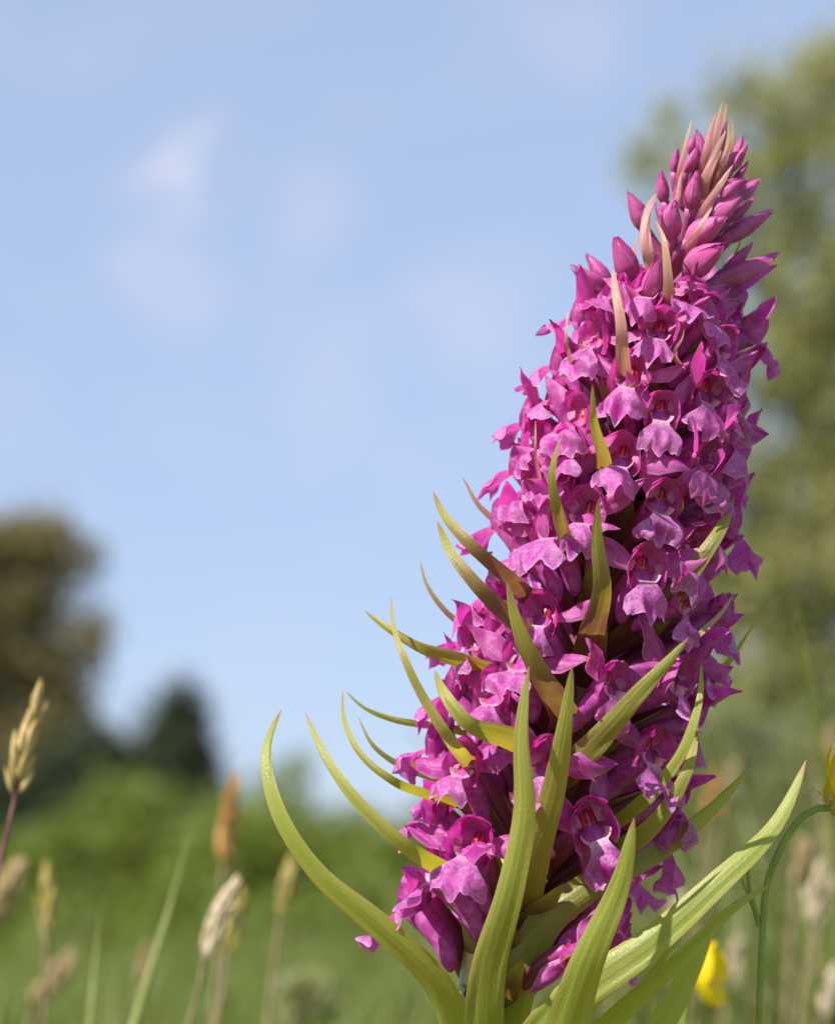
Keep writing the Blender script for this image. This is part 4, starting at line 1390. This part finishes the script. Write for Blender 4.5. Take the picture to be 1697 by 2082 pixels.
def buttercup(label, path, depth, facing, size, hairs, seed, rpx):
    rng = np.random.default_rng(seed)
    S = np.array([P(x, y, depth) for x, y in path])
    S = down_to_ground(S)
    root = S[-1].copy(); root[2] = 0
    t = thing('buttercup', label, 'buttercup', root, 'buttercups')
    c = catmull(S, 180) - root
    rad = np.interp(np.linspace(0, 1, 180), [0, .1, .5, 1], [.8, .75, 1.0, 1.5]) * rpx / FPX * (DIST + depth * MM)
    link('stem', MB().tube(c, rad, 10).mesh('stem'), M_BSTEM, t)
    f = nrm(facing); B = basis(f)
    c0 = c[0]
    for k in range(5):
        a = k * 2 * math.pi / 5 + 0.3 + seed
        o = B[:, 0] * math.cos(a) + B[:, 1] * math.sin(a); sd = np.cross(f, o)
        U, V = np.meshgrid(np.linspace(-1, 1, 11), np.linspace(0, 1, 11), indexing='ij')
        wv = np.interp(V, [0, .15, .5, .8, 1], [.18, .5, 1, .98, .6]) * (1 - .0 * U)
        rr = size * (0.12 + 0.80 * np.sin(V * 1.35)); hh = size * (0.15 + 0.75 * V ** 1.6 - 0.10 * np.abs(U) ** 2 * V)
        ang = U * wv * 0.78
        pts = c0 + (o * (rr * np.cos(ang))[..., None] + sd * (rr * np.sin(ang))[..., None]) + f * hh[..., None]
        pts = pts + f * (rng.normal() * 0.04 * size)
        link('petal', MB().grid(pts).mesh('petal'), M_YEL, t)
        # sepal beneath
        a2 = a + 0.6
        o2 = B[:, 0] * math.cos(a2) + B[:, 1] * math.sin(a2); s2 = np.cross(f, o2)
        U, V = np.meshgrid(np.linspace(-1, 1, 5), np.linspace(0, 1, 7), indexing='ij')
        wv = np.interp(V, [0, .4, 1], [.5, 1, .05]) * size * 0.14
        pts = c0 + o2 * ((0.08 + 0.46 * V) * size)[..., None] + s2 * (U * wv)[..., None] + f * (size * (0.02 + 0.40 * V ** 1.5 - 0.06 * U ** 2))[..., None]
        link('sepal', MB().grid(pts).mesh('sepal'), M_BSEP, t)
    mb = MB()
    for k in range(40):
        z = rng.random(); a = k * 2.39996
        d = nrm(B[:, 0] * math.cos(a) * (1.1 - z) + B[:, 1] * math.sin(a) * (1.1 - z) + f * (0.4 + z))
        mb.tube(np.array([c0 + f * size * .15, c0 + f * size * .15 + d * size * 0.33]), [size * .02, size * .03], 5)
    link('stamens', mb.mesh('stamens'), M_YEL, t)
    if hairs:
        hb = MB()
        for k in range(150):
            i = int(rng.random() ** 2 * 50)
            p = c[i]
            d = rng.normal(size=3); T = nrm(c[i + 1] - c[i]); d = nrm(d - (d @ T) * T * 0.8)
            ln = rng.uniform(.6, 1.5) * MM * (1.0 if i < 10 else 0.5)
            hb.tube(np.array([p + d * rad[i] * .8, p + d * (rad[i] + ln) + T * ln * rng.normal() * .3]), [0.00004, 0.00001], 3)
        for k in range(90):
            a = rng.uniform(0, 6.28); d = nrm(B[:, 0] * math.cos(a) + B[:, 1] * math.sin(a) - f * rng.uniform(0, .6))
            p = c0 + d * size * rng.uniform(.1, .5) * 1.0 + f * size * rng.uniform(.0, .2)
            hb.tube(np.array([p, p + d * rng.uniform(.6, 1.4) * MM]), [0.00004, 0.00001], 3)
        link('hairs', hb.mesh('hairs'), M_HAIR, t)['kind'] = 'stuff'
    return t, root


bt, broot = buttercup('yellow buttercup on a hairy arching stem beside the longest bract', [(1688, 1642), (1664, 1644), (1636, 1656), (1605, 1692), (1582, 1735), (1562, 1785), (1550, 1890), (1546, 1980), (1542, 2100)], 2,
                      (0.78, -0.30, 0.55), 0.0076, True, 1, 9.5)
# side shoots of that buttercup
for pth, r0, nm in (([(1543, 1885), (1532, 1840), (1520, 1780), (1527, 1735)], 7, 'side_shoot'), ([(1538, 1872), (1522, 1825), (1506, 1785)], 5, 'side_shoot')):
    c = catmull([P(x, y, 2) for x, y in pth], 16) - broot
    link(nm, MB().tube(c, np.interp(np.linspace(0, 1, 16), [0, .8, .95, 1], [1, .8, .7, .15]) * r0 / FPX * DIST, 8, squash=0.7).mesh(nm), M_BSTEM, bt)
buttercup('small yellow buttercup half hidden behind the lower green bracts', [(1400, 1985), (1392, 2040), (1385, 2110)], 120, (0.86, -0.35, 0.05), 0.0058, False, 2, 9)


# ------------------------------------------------------------------ tiny insect on the pale stem
def insect():
    a, b = P(944, 2028, -9), P(955, 1996, -9)
    root = a.copy()
    m = NB('insect_shell')
    mat = m.leafy((0.012, 0.010, 0.010), (0.01, 0.01, 0.01), 0.0, 0.3, 0.5)
    t = thing('insect', 'tiny black insect sitting at the foot of the lowest flower', 'insect', root)
    d = nrm(b - a); Ln = np.linalg.norm(b - a)
    k = np.linspace(0, 1, 14)
    rad = np.interp(k, [0, .1, .3, .5, .58, .66, .76, .82, .9, 1], [.1, .55, .9, .75, .35, .6, .55, .28, .42, .15]) * 0.00032
    link('body', MB().tube(np.outer(k * Ln, d), rad, 8).mesh('body'), mat, t)
    s = nrm(np.cross(d, CF))
    for q in (0.55, 0.64, 0.72):
        for sg in (-1, 1):
            p = d * q * Ln
            link('leg', MB().tube(np.array([p, p + s * sg * 0.0005 - CF * 0.0001, p + s * sg * 0.0007 + CF * 0.0004]), 0.00005, 5).mesh('leg'), mat, t)


insect()
print('flowers behind', k)
